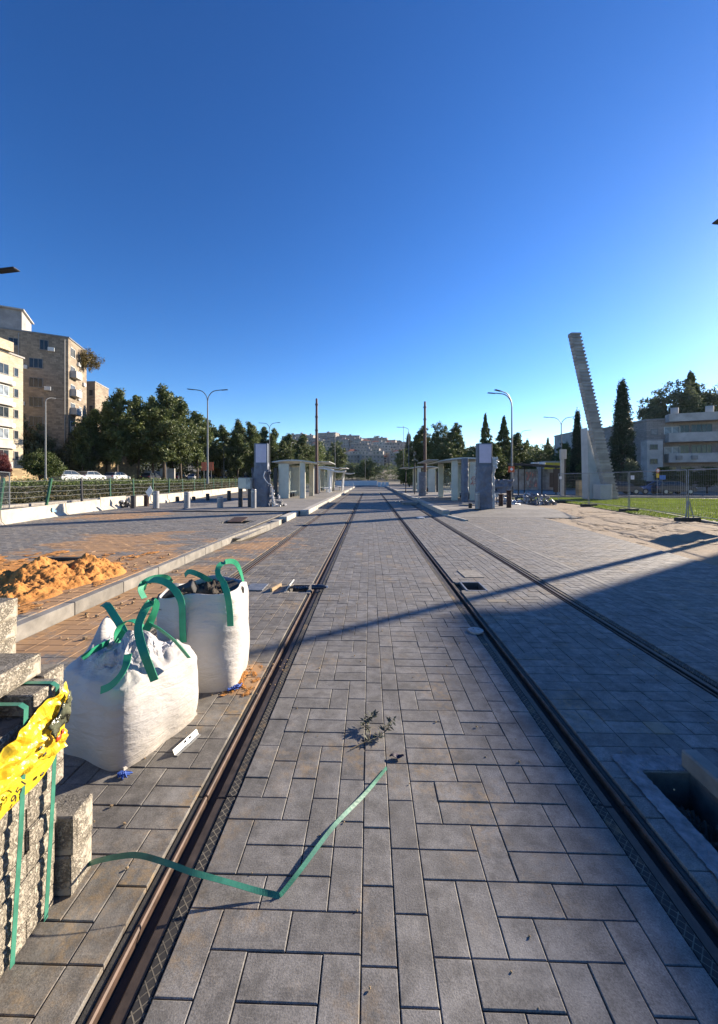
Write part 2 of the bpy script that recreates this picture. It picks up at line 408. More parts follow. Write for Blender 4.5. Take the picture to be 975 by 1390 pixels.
# right hand pavement up to its slanting edge
edge=lambda y:5.72+.085*y if y<20 else 7.42
brick_mesh('right_pavement',running(3.56,7,-1,17.0,.24,.12,0,(),edge),M['paver_small'])
mb=MB()
Y=-1.0
while Y<17: mb.box((3.5,Y+.5,-.028),(.11,.994,.06),ch=.004); Y+=1
tag(mb.build('flush_kerb',M['kerb_side']),kind='structure')
# far continuation of the same surfaces
sheet('far_paving',-3.42,3.1,YF,140,-.004,simple('far_paving_grey',(.15,.14,.128),.85,.25,1.5,.2,20,.01))
# rails
def rail(sx,inner,name,lab):
    """sx*x: inner = |x| of filler edge next to paving; going towards the groove"""
    root=empty(name,(0,0,0),0,lab,'rail','grooved tram rails')
    s=1 if inner[1]>inner[0] else -1
    def strip(nm,a,b,z0,z1,mat,ch=.002):
        x0,x1=sorted((sx*(inner[0]+s*a),sx*(inner[0]+s*b))); mb=MB(); L=[-2,2,5,10,20,45,90,150] if nm!='filler_strip' else [-2,2,5,10,20,45,90]
        for i in range(len(L)-1): mb.rng(x0,x1,L[i],L[i+1]-.0015,z0,z1,ch=ch)
        return mb.build(nm,mat,root)
    strip('filler_strip',.004,.056,-.058,-.008,M['lattice'],.004)
    strip('rail_head',.058,.108,-.058,-.016,M['steel_rust'],.006)
    strip('rail_groove',.108,.156,-.058,-.050,M['rail_dark'],0)
    strip('rail_lip',.156,.176,-.058,-.006,M['steel_lip'],.006)
    strip('rubber_edge',.180,.207,-.058,-.014,M['rubber'],.004)
    return root
rail(-1,(.91,1.12),'tram_rail','rusty grooved rail beside the two filled white bags, inner rail of the left track')
rail(1,(.91,1.12),'tram_rail','rusty grooved rail of the right track nearest the middle paving, passing the open pit')
rail(-1,(2.60,2.39),'tram_rail','thin rusty rail running behind the bulk bags, outer rail of the left track')
rail(1,(2.60,2.39),'tram_rail','outermost rail of the right track, lying in the broad shade')
# ground everywhere else
def ring(name,x0,x1,y0,y1,hx0,hx1,hy0,hy1,z,mat):
    return sheet(name,x0,x1,y0,y1,z,mat,[(hx0,hx1,hy0,hy1)])
# base terrain with the far hillside and the raised left road
def terrain(x,y):
    z=-.12
    # left bank rising to the road
    a=min(1,max(0,(-x-22.5)/9.0)); a=a*a*(3-2*a); b=min(1,max(0,(y+40)/30.)); z+=a*1.30*b
    # hillside closing the view
    if y>230:
        t_=min(1,(y-230)/430.); e=t_*t_*(3-2*t_)
        side=1/(1+math.exp((x-150)/45.)); far=math.exp(-((x+60)/420.)**2)
        z+=(58+10*noise.noise(Vector((x*.006,y*.004,0)))+5*noise.noise(Vector((x*.02,y*.02,3))))*e*side*far
    if y>1400:
        t_=min(1,(y-1400)/1200.); z+=(215+60*noise.noise(Vector((x*.0011,.3,0)))+16*noise.noise(Vector((x*.006,5,0))))*t_*t_*(3-2*t_)*min(1,max(0,(x-100)/600.))
    return z
def axis(a): return sorted(set(a))
xs=axis([-4000,-2500,-1500,-900]+list(range(-600,-100,40))+list(range(-100,-40,12))+[-40,-36,-33,-31,-29,-27,-25,-24,-23,-22.5,-20,-14,-9,-4.0,7.5,12,20,40]+list(range(60,100,20))+list(range(100,500,25))+list(range(500,2600,60))+[3500,5000])
ys=axis([-3000,-600,-100,-40,-20,-10,-3,0,10,20,40,79,100,150,200,230]+list(range(250,720,25))+[800,1000,1200,1400,1600,1800,2000,2200,2400,2600,3500,6000])
mb=MB(); nx=len(xs)
mb.v=[(x,y,terrain(x,y)) for y in ys for x in xs]
for j in range(len(ys)-1):
    for i in range(nx-1):
        if xs[i]>=-4.0 and xs[i+1]<=7.5 and ys[j]>=-3 and ys[j+1]<=79: continue
        mb.f.append((j*nx+i,j*nx+i+1,(j+1)*nx+i+1,(j+1)*nx+i)); mb.m.append(0)
t=NT('open_ground'); y_=t.xyz()[1]; n=t.noise(.05,6,.6); n2=t.noise(.6,6,.7)
near=t.mix(n2,(.13,.11,.08),(.21,.18,.14)); far=t.mix(t.ramp(n,[(.4,0),(.6,1)]),(.07,.075,.04),(.20,.17,.13))
M['open']=t.done(t.mix(t.ramp(t.math('DIVIDE',y_,200.),[(.8,0),(1,1)]),near,far),.95,t.bump(n2,.4,.05))
tag(mb.build('ground',M['open'],smooth=True),kind='structure')
# left pavement (15 cm up) with its kerb
sheet('left_pavement_bed',-12.9,-3.93,-3,60,.10,M['joint'],[drL])
brick_mesh('left_pavement',running(-12.9,-3.95,-1,30,.25,.125,.15,[drL]),M['paver_small'])
pit('cable_pit',drL,-.3,.14,M['pit'])
mb=MB()
def kerbrun(mb,p,q,z0,z1,w,seg=1.0,side=1):
    p,q=Vector((*p,0)),Vector((*q,0)); d=(q-p); n=max(1,round(d.length/seg)); a=math.atan2(d.y,d.x); nrm=Vector((-math.sin(a),math.cos(a),0))*side
    for i in range(n):
        c_=p+d*((i+.5)/n)+nrm*w/2; L=d.length/n-.006
        mb.box((c_.x,c_.y,(z0+z1)/2+random.uniform(-.002,.002)),(L,w,z1-z0),a+random.uniform(-.002,.002),ch=.008)
kerbrun(mb,(-3.80,-1),(-3.80,10.2),-.06,.152,.13,.9)
kerbrun(mb,(-3.80,10.2),(-3.43,13.6),-.06,.156,.13,.9)
tag(mb.build('left_kerb',M['kerb_side']),kind='structure')
sheet('left_pavement_fill',-3.95,-3.55,10,17,.10,M['kerb_side'])
# ================================================================= bulk bags
t=NT('woven_white_fabric'); x=t.xyz(); wv=t.math('MAXIMUM',tri(t,x[2],.006),tri(t,x[0],.006)); n=t.noise(4,5,.6); n2=t.noise(30,4,.6)
strk=t.noise(9,6,.65,t.coord(scale=(1.4,1.4,5),rot=(.12,-.1,0)),.9)
c=t.mix(t.ramp(n,[(.3,0),(.75,1)]),(.42,.405,.39),(.51,.495,.485)); c=t.mix(t.ramp(n2,[(.5,0),(.8,.35)]),c,(.45,.40,.33))
c=t.mix(t.ramp(x[2],[(.0,.55),(.22,0)]),c,(.50,.44,.36))
rdg=t.math('ABSOLUTE',t.math('SUBTRACT',t.noise(3.2,4,.55,t.coord(scale=(1,1,3.2),rot=(.25,-.2,.0)),1.4),.5)); rdg2=t.math('ABSOLUTE',t.math('SUBTRACT',t.noise(7,3,.5,t.coord(scale=(1.2,1.2,2.0),rot=(-.5,.3,.0)),.8),.5)); h=t.math('ADD',t.math('ADD',t.math('MULTIPLY',strk,.5),t.math('MULTIPLY',n2,.25)),t.math('ADD',t.math('MULTIPLY',rdg,-2.2),t.math('MULTIPLY',rdg2,-1.2)))
M['fabric']=t.done(c,.62,t.bump(wv,.12,.002,t.bump(h,.42,.014)),Subsurface_Weight=0.0)
t=NT('crumpled_film'); n=t.vor(7,t.coord(scale=(1,1,.6)),'F1'); n2=t.noise(8,5,.6,None,1.2)
M['film']=t.done((.50,.49,.51),.3,t.bump(t.math('ADD',n,n2),.8,.05),Transmission_Weight=.12)
t=NT('green_webbing'); x=t.xyz(); n=t.noise(14,5,.65); rib=t.noise(240,2,.5,t.coord(scale=(1,1,.25)))
c=t.mix(n,(.010,.20,.10),(.04,.42,.23)); M['webbing']=t.done(c,.55,t.bump(rib,.5,.003))
M['strap_green']=simple('green_plastic_strap',(.045,.21,.145),.42,.25,12,.25,90,.002)
M['blue_tie']=simple('blue_yarn',(.05,.12,.45),.7,.3,30,.3,90,.002)
def bag_ring(a,b,th,n):
    c_,s_=math.cos(th),math.sin(th); r=(abs(c_)**n+abs(s_)**n)**(-1/n); return Vector((a*r*c_,b*r*s_,0))
def bag_body(hx,hy,zs,prof,nseg,nz,seed,sq,rim):
    """side surface: rings of points; prof(t)->scale, sq(t)->squareness, rim(th)->height of the top edge"""
    P=[]
    for i in range(nz+1):
        t_=i/nz; row=[]
        for k in range(nseg+1):
            th=2*PI*k/nseg-PI*.25; top=rim(th); z=top*t_
            v=bag_ring(hx*prof(t_),hy*prof(t_),th,sq(t_)); u=v.normalized()
            q=Vector((math.cos(th)*1.2,math.sin(th)*1.2,z*2.2+seed))
            f=noise.noise(q*1.6)*.022
            # slack, gently slanting pull wrinkles
            sl_=z+.10*noise.noise(Vector((math.cos(th)*1.5,math.sin(th)*1.5,z*2+seed)))+.05*math.sin(th*2+1)
            wr=noise.noise(Vector((math.cos(th)*1.3,math.sin(th)*1.3,sl_*11+seed)))
            wr2=noise.noise(Vector((math.cos(th)*3.1+5,math.sin(th)*3.1,sl_*34+seed)))
            amp=.30+.70*math.exp(-((t_-.86)/.22)**2); dmp=.5+.5*noise.noise(Vector((math.cos(th)*2,math.sin(th)*2,z*4+seed+9)))
            v+=u*(f+.008*wr*amp+.004*wr2*amp*dmp*1.6)
            v.z=z; row.append(v)
        P.append(row)
    return P
def puff(o,w=.01):
    m=o.modifiers.new('thickness','SOLIDIFY'); m.thickness=w; m.offset=-1; return o
# --- bag nearest the camera: filled, top folded and tied
c1=W(-1.49,2.54)
bag1=empty('bulk_bag',(c1.x,c1.y,0),R(-20.5)+YAW,'filled white woven bulk bag nearest the strapped paver stack, its top crumpled and tied','bulk bag','white bulk bags by the track')
def rim1(th):
    # th: 0=+x(right) pi/2=back; corners at 45deg
    c_=0
    for a,hh in ((R(176),.24),(R(120),.03),(R(45),.03),(R(-45),-.02),(R(-135),.02)):
        d=abs((th-a+PI)%(2*PI)-PI); c_+=hh*math.exp(-(d/.40)**2)
    return .46+c_
prof=lambda t_: .90+.15*math.sin(PI*min(1,(t_*.9+.08)))**.8-.05*max(0,t_-.8)/.2*1.0
P1=bag_body(.315,.315,.46,prof,190,70,2.0,lambda t_:6.5-1.8*math.sin(PI*t_),rim1)
top=P1[-1]; nr=34
def cr(v,s,a): return noise.noise(v*s)*a
for i in range(1,nr+1):
    u=i/nr; row=[]
    for k,p in enumerate(top):
        th=2*PI*k/190-PI*.25
        e=u**1.05; q=Vector((p.x*(1-e*.97),p.y*(1-e*.97),0))
        lift=(rim1(th)-.46)*math.exp(-(u/.28)**2)*1.1+.46-( .0)
        mound=.13*math.sin(min(1,u*1.25)*PI/2)**1.3
        # hollow behind the tied neck, on the left
        hol=-.13*math.exp(-(((q.x+.08)/.14)**2+((q.y-.12)/.14)**2)); neck=.10*math.exp(-(((q.x-.06)/.085)**2+((q.y+.02)/.10)**2))
        w_=Vector((q.x,q.y,seed if False else 1.7))
        rid=abs(noise.noise(Vector((q.x*7+q.y*4,q.y*13,1.7))))*.075+abs(noise.noise(w_*19+Vector((3,1,0))))*.034
        z=lift+mound+hol+neck+(rid-.02)*min(1,u*3.5)
        row.append(Vector((q.x+cr(w_,16,.012),q.y+cr(w_+Vector((9,9,9)),16,.012),z)))
    P1.append(row)
mb=MB(); mb.grid(P1[:80]); body=mb.build('bag_body',M['fabric'],bag1,True)
FG=[[p+Vector((noise.noise(p*40),noise.noise(p*40+Vector((5,0,0))),noise.noise(p*33+Vector((0,7,0)))*1.3))*.010*(1 if 0<a_<13 else .2) for p in row[::4]+[row[-1]]] for a_,row in enumerate(P1[78::2])]
for row in FG: row[-1]=row[0].copy()
mb=MB()
for a_ in range(len(FG)-1):
    for b_ in range(len(FG[0])-1):
        q=[FG[a_][b_],FG[a_][b_+1],FG[a_+1][b_+1],FG[a_+1][b_]]
        mb.add(q,[(0,1,2),(0,2,3)] if (a_+b_)%2 else [(0,1,3),(1,2,3)])
mb.build('tied_top',M['film'],bag1)
mb=MB(); mb.prism([(x*.9,y*.9) for x,y in ((-.31,-.31),(.31,-.31),(.31,.31),(-.31,.31))],.001,.02); mb.build('bag_bottom',M['fabric'],bag1)
Mi=Matrix.Translation((-c1.x,-c1.y,0)); Mi1=Matrix.Rotation(-(R(-20.5)+YAW),4,'Z')@Mi
def straps(root,Minv,items,mat):
    for (pts,side,w_) in items:
        mb=MB(); PP=[Minv@Q(*p) for p in pts]
        SS=[(Minv.to_3x3()@Vector(s_)) for s_ in side] if isinstance(side,list) else Minv.to_3x3()@Vector(side)
        ribbon(mb,PP,SS,w_,.004,10); mb.build('lifting_strap',mat,root)
FX=(1,.05,0)
straps(bag1,Mi1,[
 ([(210,924,2.20),(203,906,2.20),(196,888,2.22),(190,868,2.28),(188,850,2.33),(196,829,2.38),(206,817,2.42),(212,823,2.46),(205,842,2.46),(198,856,2.44)],[(1,.1,.1)]*5+[(.9,.5,.1),(.6,.8,.1),(.5,.8,.2),(.7,.6,.2),(.8,.5,.2)],.047),
 ([(137,937,2.16),(150,931,2.15),(163,918,2.16),(171,903,2.19),(174,888,2.24)],[(.7,-.5,-.45)]*5,.040),
 ([(112,894,2.31),(122,886,2.34),(136,878,2.42),(148,872,2.5)],[(.3,-.3,.9)]*4,.046),
 ([(140,820,2.74),(146,822,2.70),(155,835,2.64),(165,851,2.58),(172,866,2.52)],[(.9,.2,.35)]*5,.046),
 ([(160,873,2.5),(160,856,2.5),(170,844,2.5),(184,843,2.48),(193,852,2.46)],[(.3,.95,.0)]*5,.045),
 ([(188,876,2.46),(172,868,2.5),(160,856,2.52)],[(.5,.5,.6)]*3,.05),
 ([(202,846,2.46),(218,855,2.46),(238,871,2.46),(257,893,2.50)],[(.5,-.5,.6)]*4,.034),
],M['webbing'])
mb=MB()
for k in range(14): a=random.uniform(-.03,.03); mb.tube([(.30+a*.6,-.30+random.uniform(-.03,.03),.006),(.31+random.uniform(-.03,.03),-.31+random.uniform(-.02,.02),.02),(.32+random.uniform(-.03,.03),-.30+random.uniform(-.03,.03),.005)],.0035,4)
mb.build('corner_ties',M['blue_tie'],bag1)
# --- second bag: open, full of rubble
c2=W(-1.30,3.29); rz2=R(4)+YAW
bag2=empty('bulk_bag',(c2.x,c2.y,0),rz2,'open white bulk bag holding broken dark pavers, standing behind the tied bag','bulk bag','white bulk bags by the track')
def rim2(th):
    c_=0
    for a,hh in ((R(135),-.02),(R(45),-.01),(R(-45),.035),(R(-135),.0)):
        d=abs((th-a+PI)%(2*PI)-PI); c_+=hh*math.exp(-(d/.35)**2)
    return .735+c_-.02*math.cos(4*th+PI)
prof2=lambda t_: .97+.09*math.sin(PI*min(1,t_*.85+.1))-.05*max(0,t_-.6)/.4
P2=bag_body(.315,.315,.74,prof2,190,90,7.0,lambda t_:5.5-2.2*math.sin(PI*min(1,t_*1.0)),rim2)
top=P2[-1]
for i,(s_,dz) in enumerate(((.985,.006),(.965,.0),(.955,-.03),(.95,-.08),(.94,-.14),(.93,-.2))):
    P2.append([Vector((p.x*s_,p.y*s_,p.z+dz)) for p in top])
mb=MB(); mb.grid(P2); mb.build('bag_body',M['fabric'],bag2,True)
mb=MB(); mb.prism([(x,y) for x,y in ((-.26,-.26),(.26,-.26),(.26,.26),(-.26,.26))],.001,.02); mb.build('bag_bottom',M['fabric'],bag2)
Mi2=Matrix.Rotation(-rz2,4,'Z')@Matrix.Translation((-c2.x,-c2.y,0))
straps(bag2,Mi2,[
 ([(313,850,2.93),(312,830,2.93),(309,808,2.93),(303,790,2.97)],[FX]*4,.048),
 ([(303,790,2.97),(296,779,2.99),(298,768,3.02),(309,762,3.10),(320,764,3.22),(327,777,3.36),(331,795,3.47),(332,815,3.50),(331,835,3.5)],[FX,(1,.2,0),(.7,.7,.2),(.3,.95,.1),(.3,1,0),(.1,1,0),(0,1,0),(0,1,0),(0,1,0)],.04),
 ([(249,872,2.92),(248,850,2.92),(247,822,2.92),(241,806,2.94),(229,793,2.97),(213,787,3.0),(199,791,3.05),(194,803,3.15)],[FX,FX,FX,(.9,.2,.3),(.6,.4,.6),(.3,.4,.8),(.2,.9,.3),(0,1,0)],.05),
 ([(251,781,3.5),(257,776,3.48),(270,780,3.46),(284,788,3.5),(290,794,3.52)],[(0.1,.2,.95)]*5,.045),
 ([(196,812,2.98),(191,800,3.0),(196,790,3.05),(212,784,3.15),(226,784,3.3),(233,791,3.45)],[(.2,.9,.3)]*6,.045),
],M['webbing'])
mb=MB()
for k in range(24): a=random.uniform(-.05,.05); mb.tube([(.28+a*.6,-.27+random.uniform(-.05,.05),.006),(.30+random.uniform(-.04,.04),-.28+random.uniform(-.04,.04),.02),(.31+random.uniform(-.04,.04),-.25+random.uniform(-.05,.05),.005)],.004,4)
mb.build('corner_ties',M['blue_tie'],bag2)
# rubble in it
M['rubble']=simple('dark_rubble',(.075,.062,.05),.95,.5,12,.9,60,.02)
M['paver_dark']=simple('wet_dark_paver',(.05,.048,.046),.7,.3,12,.6,90,.004)
M['paver_side']=simple('broken_paver_side',(.20,.19,.17),.9,.35,14,.8,70,.006)
def lump(name,cx,cy,z,rx,ry,h,mat,seed,n=60,amp=.2,sc=3.0,rz=0,sides=None):
    P=[]
    for j in range(n+1):
        row=[]
        for i in range(n+1):
            u=i/n*2-1; v=j/n*2-1; r=math.hypot(u,v); e=max(0,1-r**2.0) if sides is None else max(0,1-abs(u)**6)*max(0,1-abs(v)**6)
            q=Vector((u*rx*sc,v*ry*sc,seed)); nn=noise.noise(q)*1.0+noise.noise(q*2.7)*.5+noise.noise(q*6.1)*.28+noise.noise(q*13)*.14
            row.append(Vector((u*rx,v*ry,h*(e**.8)*(1+amp*nn*1.2)+amp*h*nn*.5*min(1,e*4))))
        P.append(row)
    mb=MB(); mb.grid(P); o=mb.build(name,mat,None,True); o.location=(cx,cy,z); o.rotation_euler.z=rz; return o
o=lump('rubble_fill',c2.x,c2.y,.635,.282,.282,.07,M['rubble'],3,50,.9,9,rz2,sides=1); tag(o,'dark crumbled rubble and grit filling the open bulk bag','rubble',kind='stuff')
def broken_paver(pxy,d,dims,rot,lab,mat='paver_dark'):
    p=Q(*pxy,d); mb=MB(); mb.box((0,0,0),dims,ch=.006); o=mb.build('broken_paver',M[mat]); o.location=p; o.rotation_euler=rot
    tag(o,lab,'paver','broken pavers in the bulk bag'); return o
broken_paver((240,807),3.18,(.29,.13,.085),(R(8),R(-20),R(16)),'long dark broken paver slanting in the left half of the open bag')
broken_paver((316,799),3.32,(.17,.12,.06),(R(10),R(16),R(-35)),'dark paver piece in the right corner of the open bag')
broken_paver((283,803),3.36,(.12,.10,.07),(R(25),R(12),R(50)),'small paver piece in the middle of the open bag')
broken_paver((218,818),3.12,(.12,.10,.05),(R(-15),R(12),R(-20)),'stub of dark paver by the left rim of the open bag')

# ================================================================= strapped pavers
t=NT('split_paver_face'); r=t.island(); n=t.noise(16,6,.7); pit_=t.noise(95,4,.75); big=t.noise(2.2,3,.5,t.coord(scale=(1,1,1.5)))
band=t.math('MULTIPLY',t.ramp(pit_,[(.44,1),(.53,0)]),t.ramp(t.noise(9,3,.6,t.coord(scale=(1,1,1.2))),[(.42,0),(.55,1)]))
c=t.mix(r,(.33,.295,.24),(.45,.405,.33)); c=t.mix(t.ramp(n,[(.3,.6),(.6,0)]),c,(.27,.24,.19)); c=t.mix(t.math('MULTIPLY',band,.6),c,(.15,.13,.105))
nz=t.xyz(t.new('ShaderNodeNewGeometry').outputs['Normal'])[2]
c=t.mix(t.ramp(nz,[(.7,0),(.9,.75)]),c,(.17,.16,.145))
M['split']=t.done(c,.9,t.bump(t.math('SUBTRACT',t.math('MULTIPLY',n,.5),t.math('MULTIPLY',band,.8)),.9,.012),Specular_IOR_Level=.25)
def Wl(root):
    return Matrix.Rotation(-root.rotation_euler.z,4,'Z')@Matrix.Translation(-Vector(root.location))
o0=W(-1.18,1.505); stack=empty('paver_bundle',(o0.x,o0.y,0),YAW,'waist-high bundle of rough concrete pavers bound with green plastic straps and yellow tape','paver bundle')
# local frame: x to the left is negative, y towards camera is negative
hh=.0795; nl=11
protos=[]
def paver_part(cx,cy,cz,dx,dy,dz,rz=0):
    mb=MB(); nseg=10
    # box with a rough split face on +x: grid displaced
    x0,x1,y0,y1,z0,z1=-dx/2,dx/2,-dy/2,dy/2,-dz/2,dz/2; nseg=16
    mb.box((-.004,0,0),(dx-.008,dy,dz),ch=.004)
    s_=random.random()*40; P=[]
    for i in range(nseg+1):
        row=[]
        for j in range(nseg+1):
            y=y0+(y1-y0)*j/nseg; z=z0+(z1-z0)*i/nseg; ed=min(j,nseg-j,i,nseg-i)/nseg
            nn=noise.noise(Vector((y*38+s_,z*38,s_)))+.5*noise.noise(Vector((y*90+s_,z*90,s_)))
            row.append(Vector((x1-.005+min(1,ed*8)*(.004+.0035*nn),y*.99,z*.99)))
        P.append(row)
    mb.grid(P)
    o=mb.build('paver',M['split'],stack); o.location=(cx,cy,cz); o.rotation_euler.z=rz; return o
npv=0
for k in range(nl):
    z=hh*(k+.5)+.004; lean=.022*(k/nl)
    for j in range(5):
        y=-.066-.128*j+random.uniform(-.004,.004)
        if k==nl-1 and j==1: continue
        paver_part(-.125+lean+random.uniform(-.008,.006)+(-.02 if j==2 and k>7 else 0),y,z,.25,.123,hh-.003,random.uniform(-.012,.012)); npv+=1
for j in range(5):
    paver_part(-.385+.04,-.066-.128*j,hh*(nl-.5)+.004-(0 if j!=1 else .0),.25,.123,hh-.003,random.uniform(-.01,.01)); npv+=1
for k in range(5,nl):
    paver_part(-.175,.062+.0,hh*(k+.5)+.004,.25,.10,hh-.003,0)
mb=MB(); mb.rng(-.76,-.26,-.645,.0,.004,hh*(nl-1),ch=.004); mb.rng(-.76,-.52+.03,-.645,.0,hh*(nl-1)+.004,hh*nl,ch=.004); mb.rng(-.76,-.26,.004,.115,.004,hh*nl,ch=.004); mb.build('inner_pavers',M['split'],stack)['kind']='stuff'
iL=Wl(stack)
def strapdown(pxs):
    P=[iL@Q(*p) for p in pxs]; mb=MB(); ribbon(mb,P,Vector((0,1,0)),.018,.0016,6,False); return mb.build('binding_strap',M['strap_green'],stack)
zt=hh*nl+.006
def vstrap(y,xt,xb):
    mb=MB(); pts=[Vector((-.7,y,zt)),Vector((xt-.02,y,zt)),Vector((xt,y,zt-.012)),Vector((xt-.012,y-.008,zt*.5)),Vector((xb,y-.02,.01))]
    ribbon(mb,pts,Vector((0,1,0)),.019,.0016,6,False); mb.build('binding_strap',M['strap_green'],stack)
vstrap(-.045,.042,.014); vstrap(-.185,.044,.014)
# tape wrapped round the bundle: crumpled band and a flatter printed one
t=NT('yellow_tape'); n=t.noise(16,5,.6); v=t.vor(14,None,'F1'); M['tape']=t.done(t.mix(n,(.56,.36,.012),(.74,.53,.03)),.36,t.bump(t.math('ADD',n,v),.3,.01))
M['ink']=simple('black_print',(.02,.02,.02),.5,.1)
M['tape_red']=simple('red_print',(.60,.07,.02),.35,.2,30,.3,60,.002)
M['film_grey']=simple('dark_printed_film',(.13,.14,.09),.2,.4,24,.8,40,.01)
def tapeband(up,lo,amp,sd,ns=60,nw=16,bulge=.0):
    P=[]
    for i in range(nw+1):
        row=[]; b=i/nw
        for j in range(ns+1):
            a=j/ns; f=a*(len(up)-1); k=min(int(f),len(up)-2); r_=f-k
            U=up[k].lerp(up[k+1],r_); L_=lo[k].lerp(lo[k+1],r_); p=U.lerp(L_,b)
            q=Vector((p.y*13+sd,p.z*13,sd)); nn=(1-abs(noise.noise(Vector((p.y*6+p.z*5+sd,p.z*22-p.y*9,sd)))))*.8+.7*abs(noise.noise(Vector((p.z*30,p.y*14,sd))))+.25*noise.noise(q*3)-.3
            p=p+Vector((amp*nn+bulge*math.sin(PI*b)*math.sin(PI*min(1,a*1.2)),0,amp*.5*noise.noise(q*1.7+Vector((0,0,7))))); row.append(p)
        P.append(row)
    return P
def TL(y,z): return Vector((.012+.028*(z/.88),y,z))       # point just proud of the leaning face
tape=empty('warning_tape',stack.location,YAW,'crumpled yellow warning tape with black print wrapped over the face of the paver bundle','tape')
mb=MB(); mb.grid(tapeband([TL(-.50,.66),TL(-.38,.72),TL(-.26,.785),TL(-.18,.835),TL(-.10,.85),TL(-.012,.865)],[TL(-.50,.55),TL(-.38,.61),TL(-.26,.66),TL(-.18,.655),TL(-.10,.635),TL(-.012,.625)],.034,3.0,64,20,.014)); mb.f=[t3 for f_ in mb.f for t3 in ((f_[0],f_[1],f_[2]),(f_[0],f_[2],f_[3]))]; mb.m=[0]*len(mb.f); band1=puff(mb.build('crumpled_band',M['tape'],tape),.0012)
mb=MB(); mb.grid(tapeband([TL(-.52,.68),TL(-.30,.70),TL(-.2,.68),TL(-.10,.66),TL(-.035,.65)],[TL(-.52,.56),TL(-.30,.565),TL(-.2,.565),TL(-.10,.57),TL(-.05,.60)],.010,9.0,44,10)); puff(mb.build('flat_band',M['tape'],tape),.0012)
mb=MB()
for (y,z,a,b) in ((-.045,.775,.026,.034),(-.085,.745,.032,.03),(-.03,.80,.015,.02)): mb.ell(TL(y,z)+Vector((.036,0,0)),(.003,a,b),10,8,1.4,y*90)
mb.build('clear_film_patch',M['film_grey'],tape,True)
mb=MB()
for (y,z,a,b) in ((-.085,.700,.016,.010),(-.068,.712,.010,.010)): mb.ell(TL(y,z)+Vector((.044,0,0)),(.004,a,b),10,6,.5,y*70)
mb.build('red_print_patch',M['tape_red'],tape,True)
def text(body,size,M4,mat,parent,name='lettering',ext=.0006):
    cu=bpy.data.curves.new(name,'FONT'); cu.body=body; cu.size=size; cu.extrude=ext; cu.align_x='CENTER'; cu.align_y='CENTER'
    tmp=bpy.data.objects.new('tmp',cu); COL.objects.link(tmp); dg=bpy.context.evaluated_depsgraph_get(); dg.update()
    me=bpy.data.meshes.new_from_object(tmp.evaluated_get(dg)); bpy.data.objects.remove(tmp); bpy.data.curves.remove(cu)
    me.transform(M4); me.materials.clear(); me.materials.append(mat); o=bpy.data.objects.new(name,me); COL.objects.link(o); o.parent=parent; return o
def frame(loc,xd,nd):
    xd=Vector(xd).normalized(); nd=Vector(nd).normalized(); yd=nd.cross(xd).normalized(); xd=yd.cross(nd)
    Mx=Matrix((xd,yd,nd)).transposed().to_4x4(); Mx.translation=Vector(loc); return Mx
text('-951',.042,frame(TL(-.245,.625)+Vector((.036,0,0)),(0,.80,.6),(1,0,-.03)),M['ink'],tape,'printed_number')
for (y,z) in ((-.12,.665),(-.14,.70),(-.13,.60)):
    mb=MB(); mb.ell(TL(y,z)+Vector((.022,0,0)),(.0025,.010,.005),8,6,.6,y*50); mb.build('printed_mark',M['ink'],tape,True)
# loose pavers on and beside the bundle
def loose(corner_px,d,dims,rz,lab,z=None,grp='loose pavers on the bundle'):
    o=None
    mb=MB(); mb.box((0,0,0),dims,ch=.006)
    dx,dy,dz=dims; s_=random.random()*40; P=[];nseg=14
    for i in range(nseg+1):
        row=[]
        for j in range(nseg+1):
            y=-dy/2+dy*j/nseg; zz=-dz/2+dz*i/nseg; ed=min(j,nseg-j,i,nseg-i)/nseg
            nn=noise.noise(Vector((y*38+s_,zz*38,s_)))+.6*noise.noise(Vector((y*90+s_,zz*90,s_)))
            row.append(Vector((dx/2-.002+min(1,ed*8)*(.007+.006*nn),y*.98,zz*.98)))
        P.append(row)
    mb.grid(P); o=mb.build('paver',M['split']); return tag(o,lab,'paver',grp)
zt2=hh*nl+.008
def put(o,cx,d,z,rz=0): o.location=W(cx,d,z); o.rotation_euler.z=YAW+rz; return o
o=loose(None,None,(.25,.34,.08),0,'paver lying lengthwise on the bundle top, just below and nearer than the pile of three'); put(o,-1.378,1.36,zt2+.04,R(1))
for k,lab in enumerate(('bottom paver of the pile of three on the bundle','middle paver of the pile of three on the bundle','topmost rough paver of the pile of three on the bundle')):
    o=loose(None,None,(.25,.30,.082),0,lab); put(o,-1.62+.004*k,1.54,zt2+.083*k+.042,R(.8*k-1))
o=loose(None,None,(.13,.122,.155),0,'lower of two half pavers standing beside the far end of the bundle',grp='half pavers beside the bundle'); put(o,-1.20,1.585,.078,R(1.5))
o=loose(None,None,(.13,.122,.155),0,'upper half paver with a clean grey top, standing beside the far end of the bundle',grp='half pavers beside the bundle'); put(o,-1.197,1.587,.235,R(2.5))
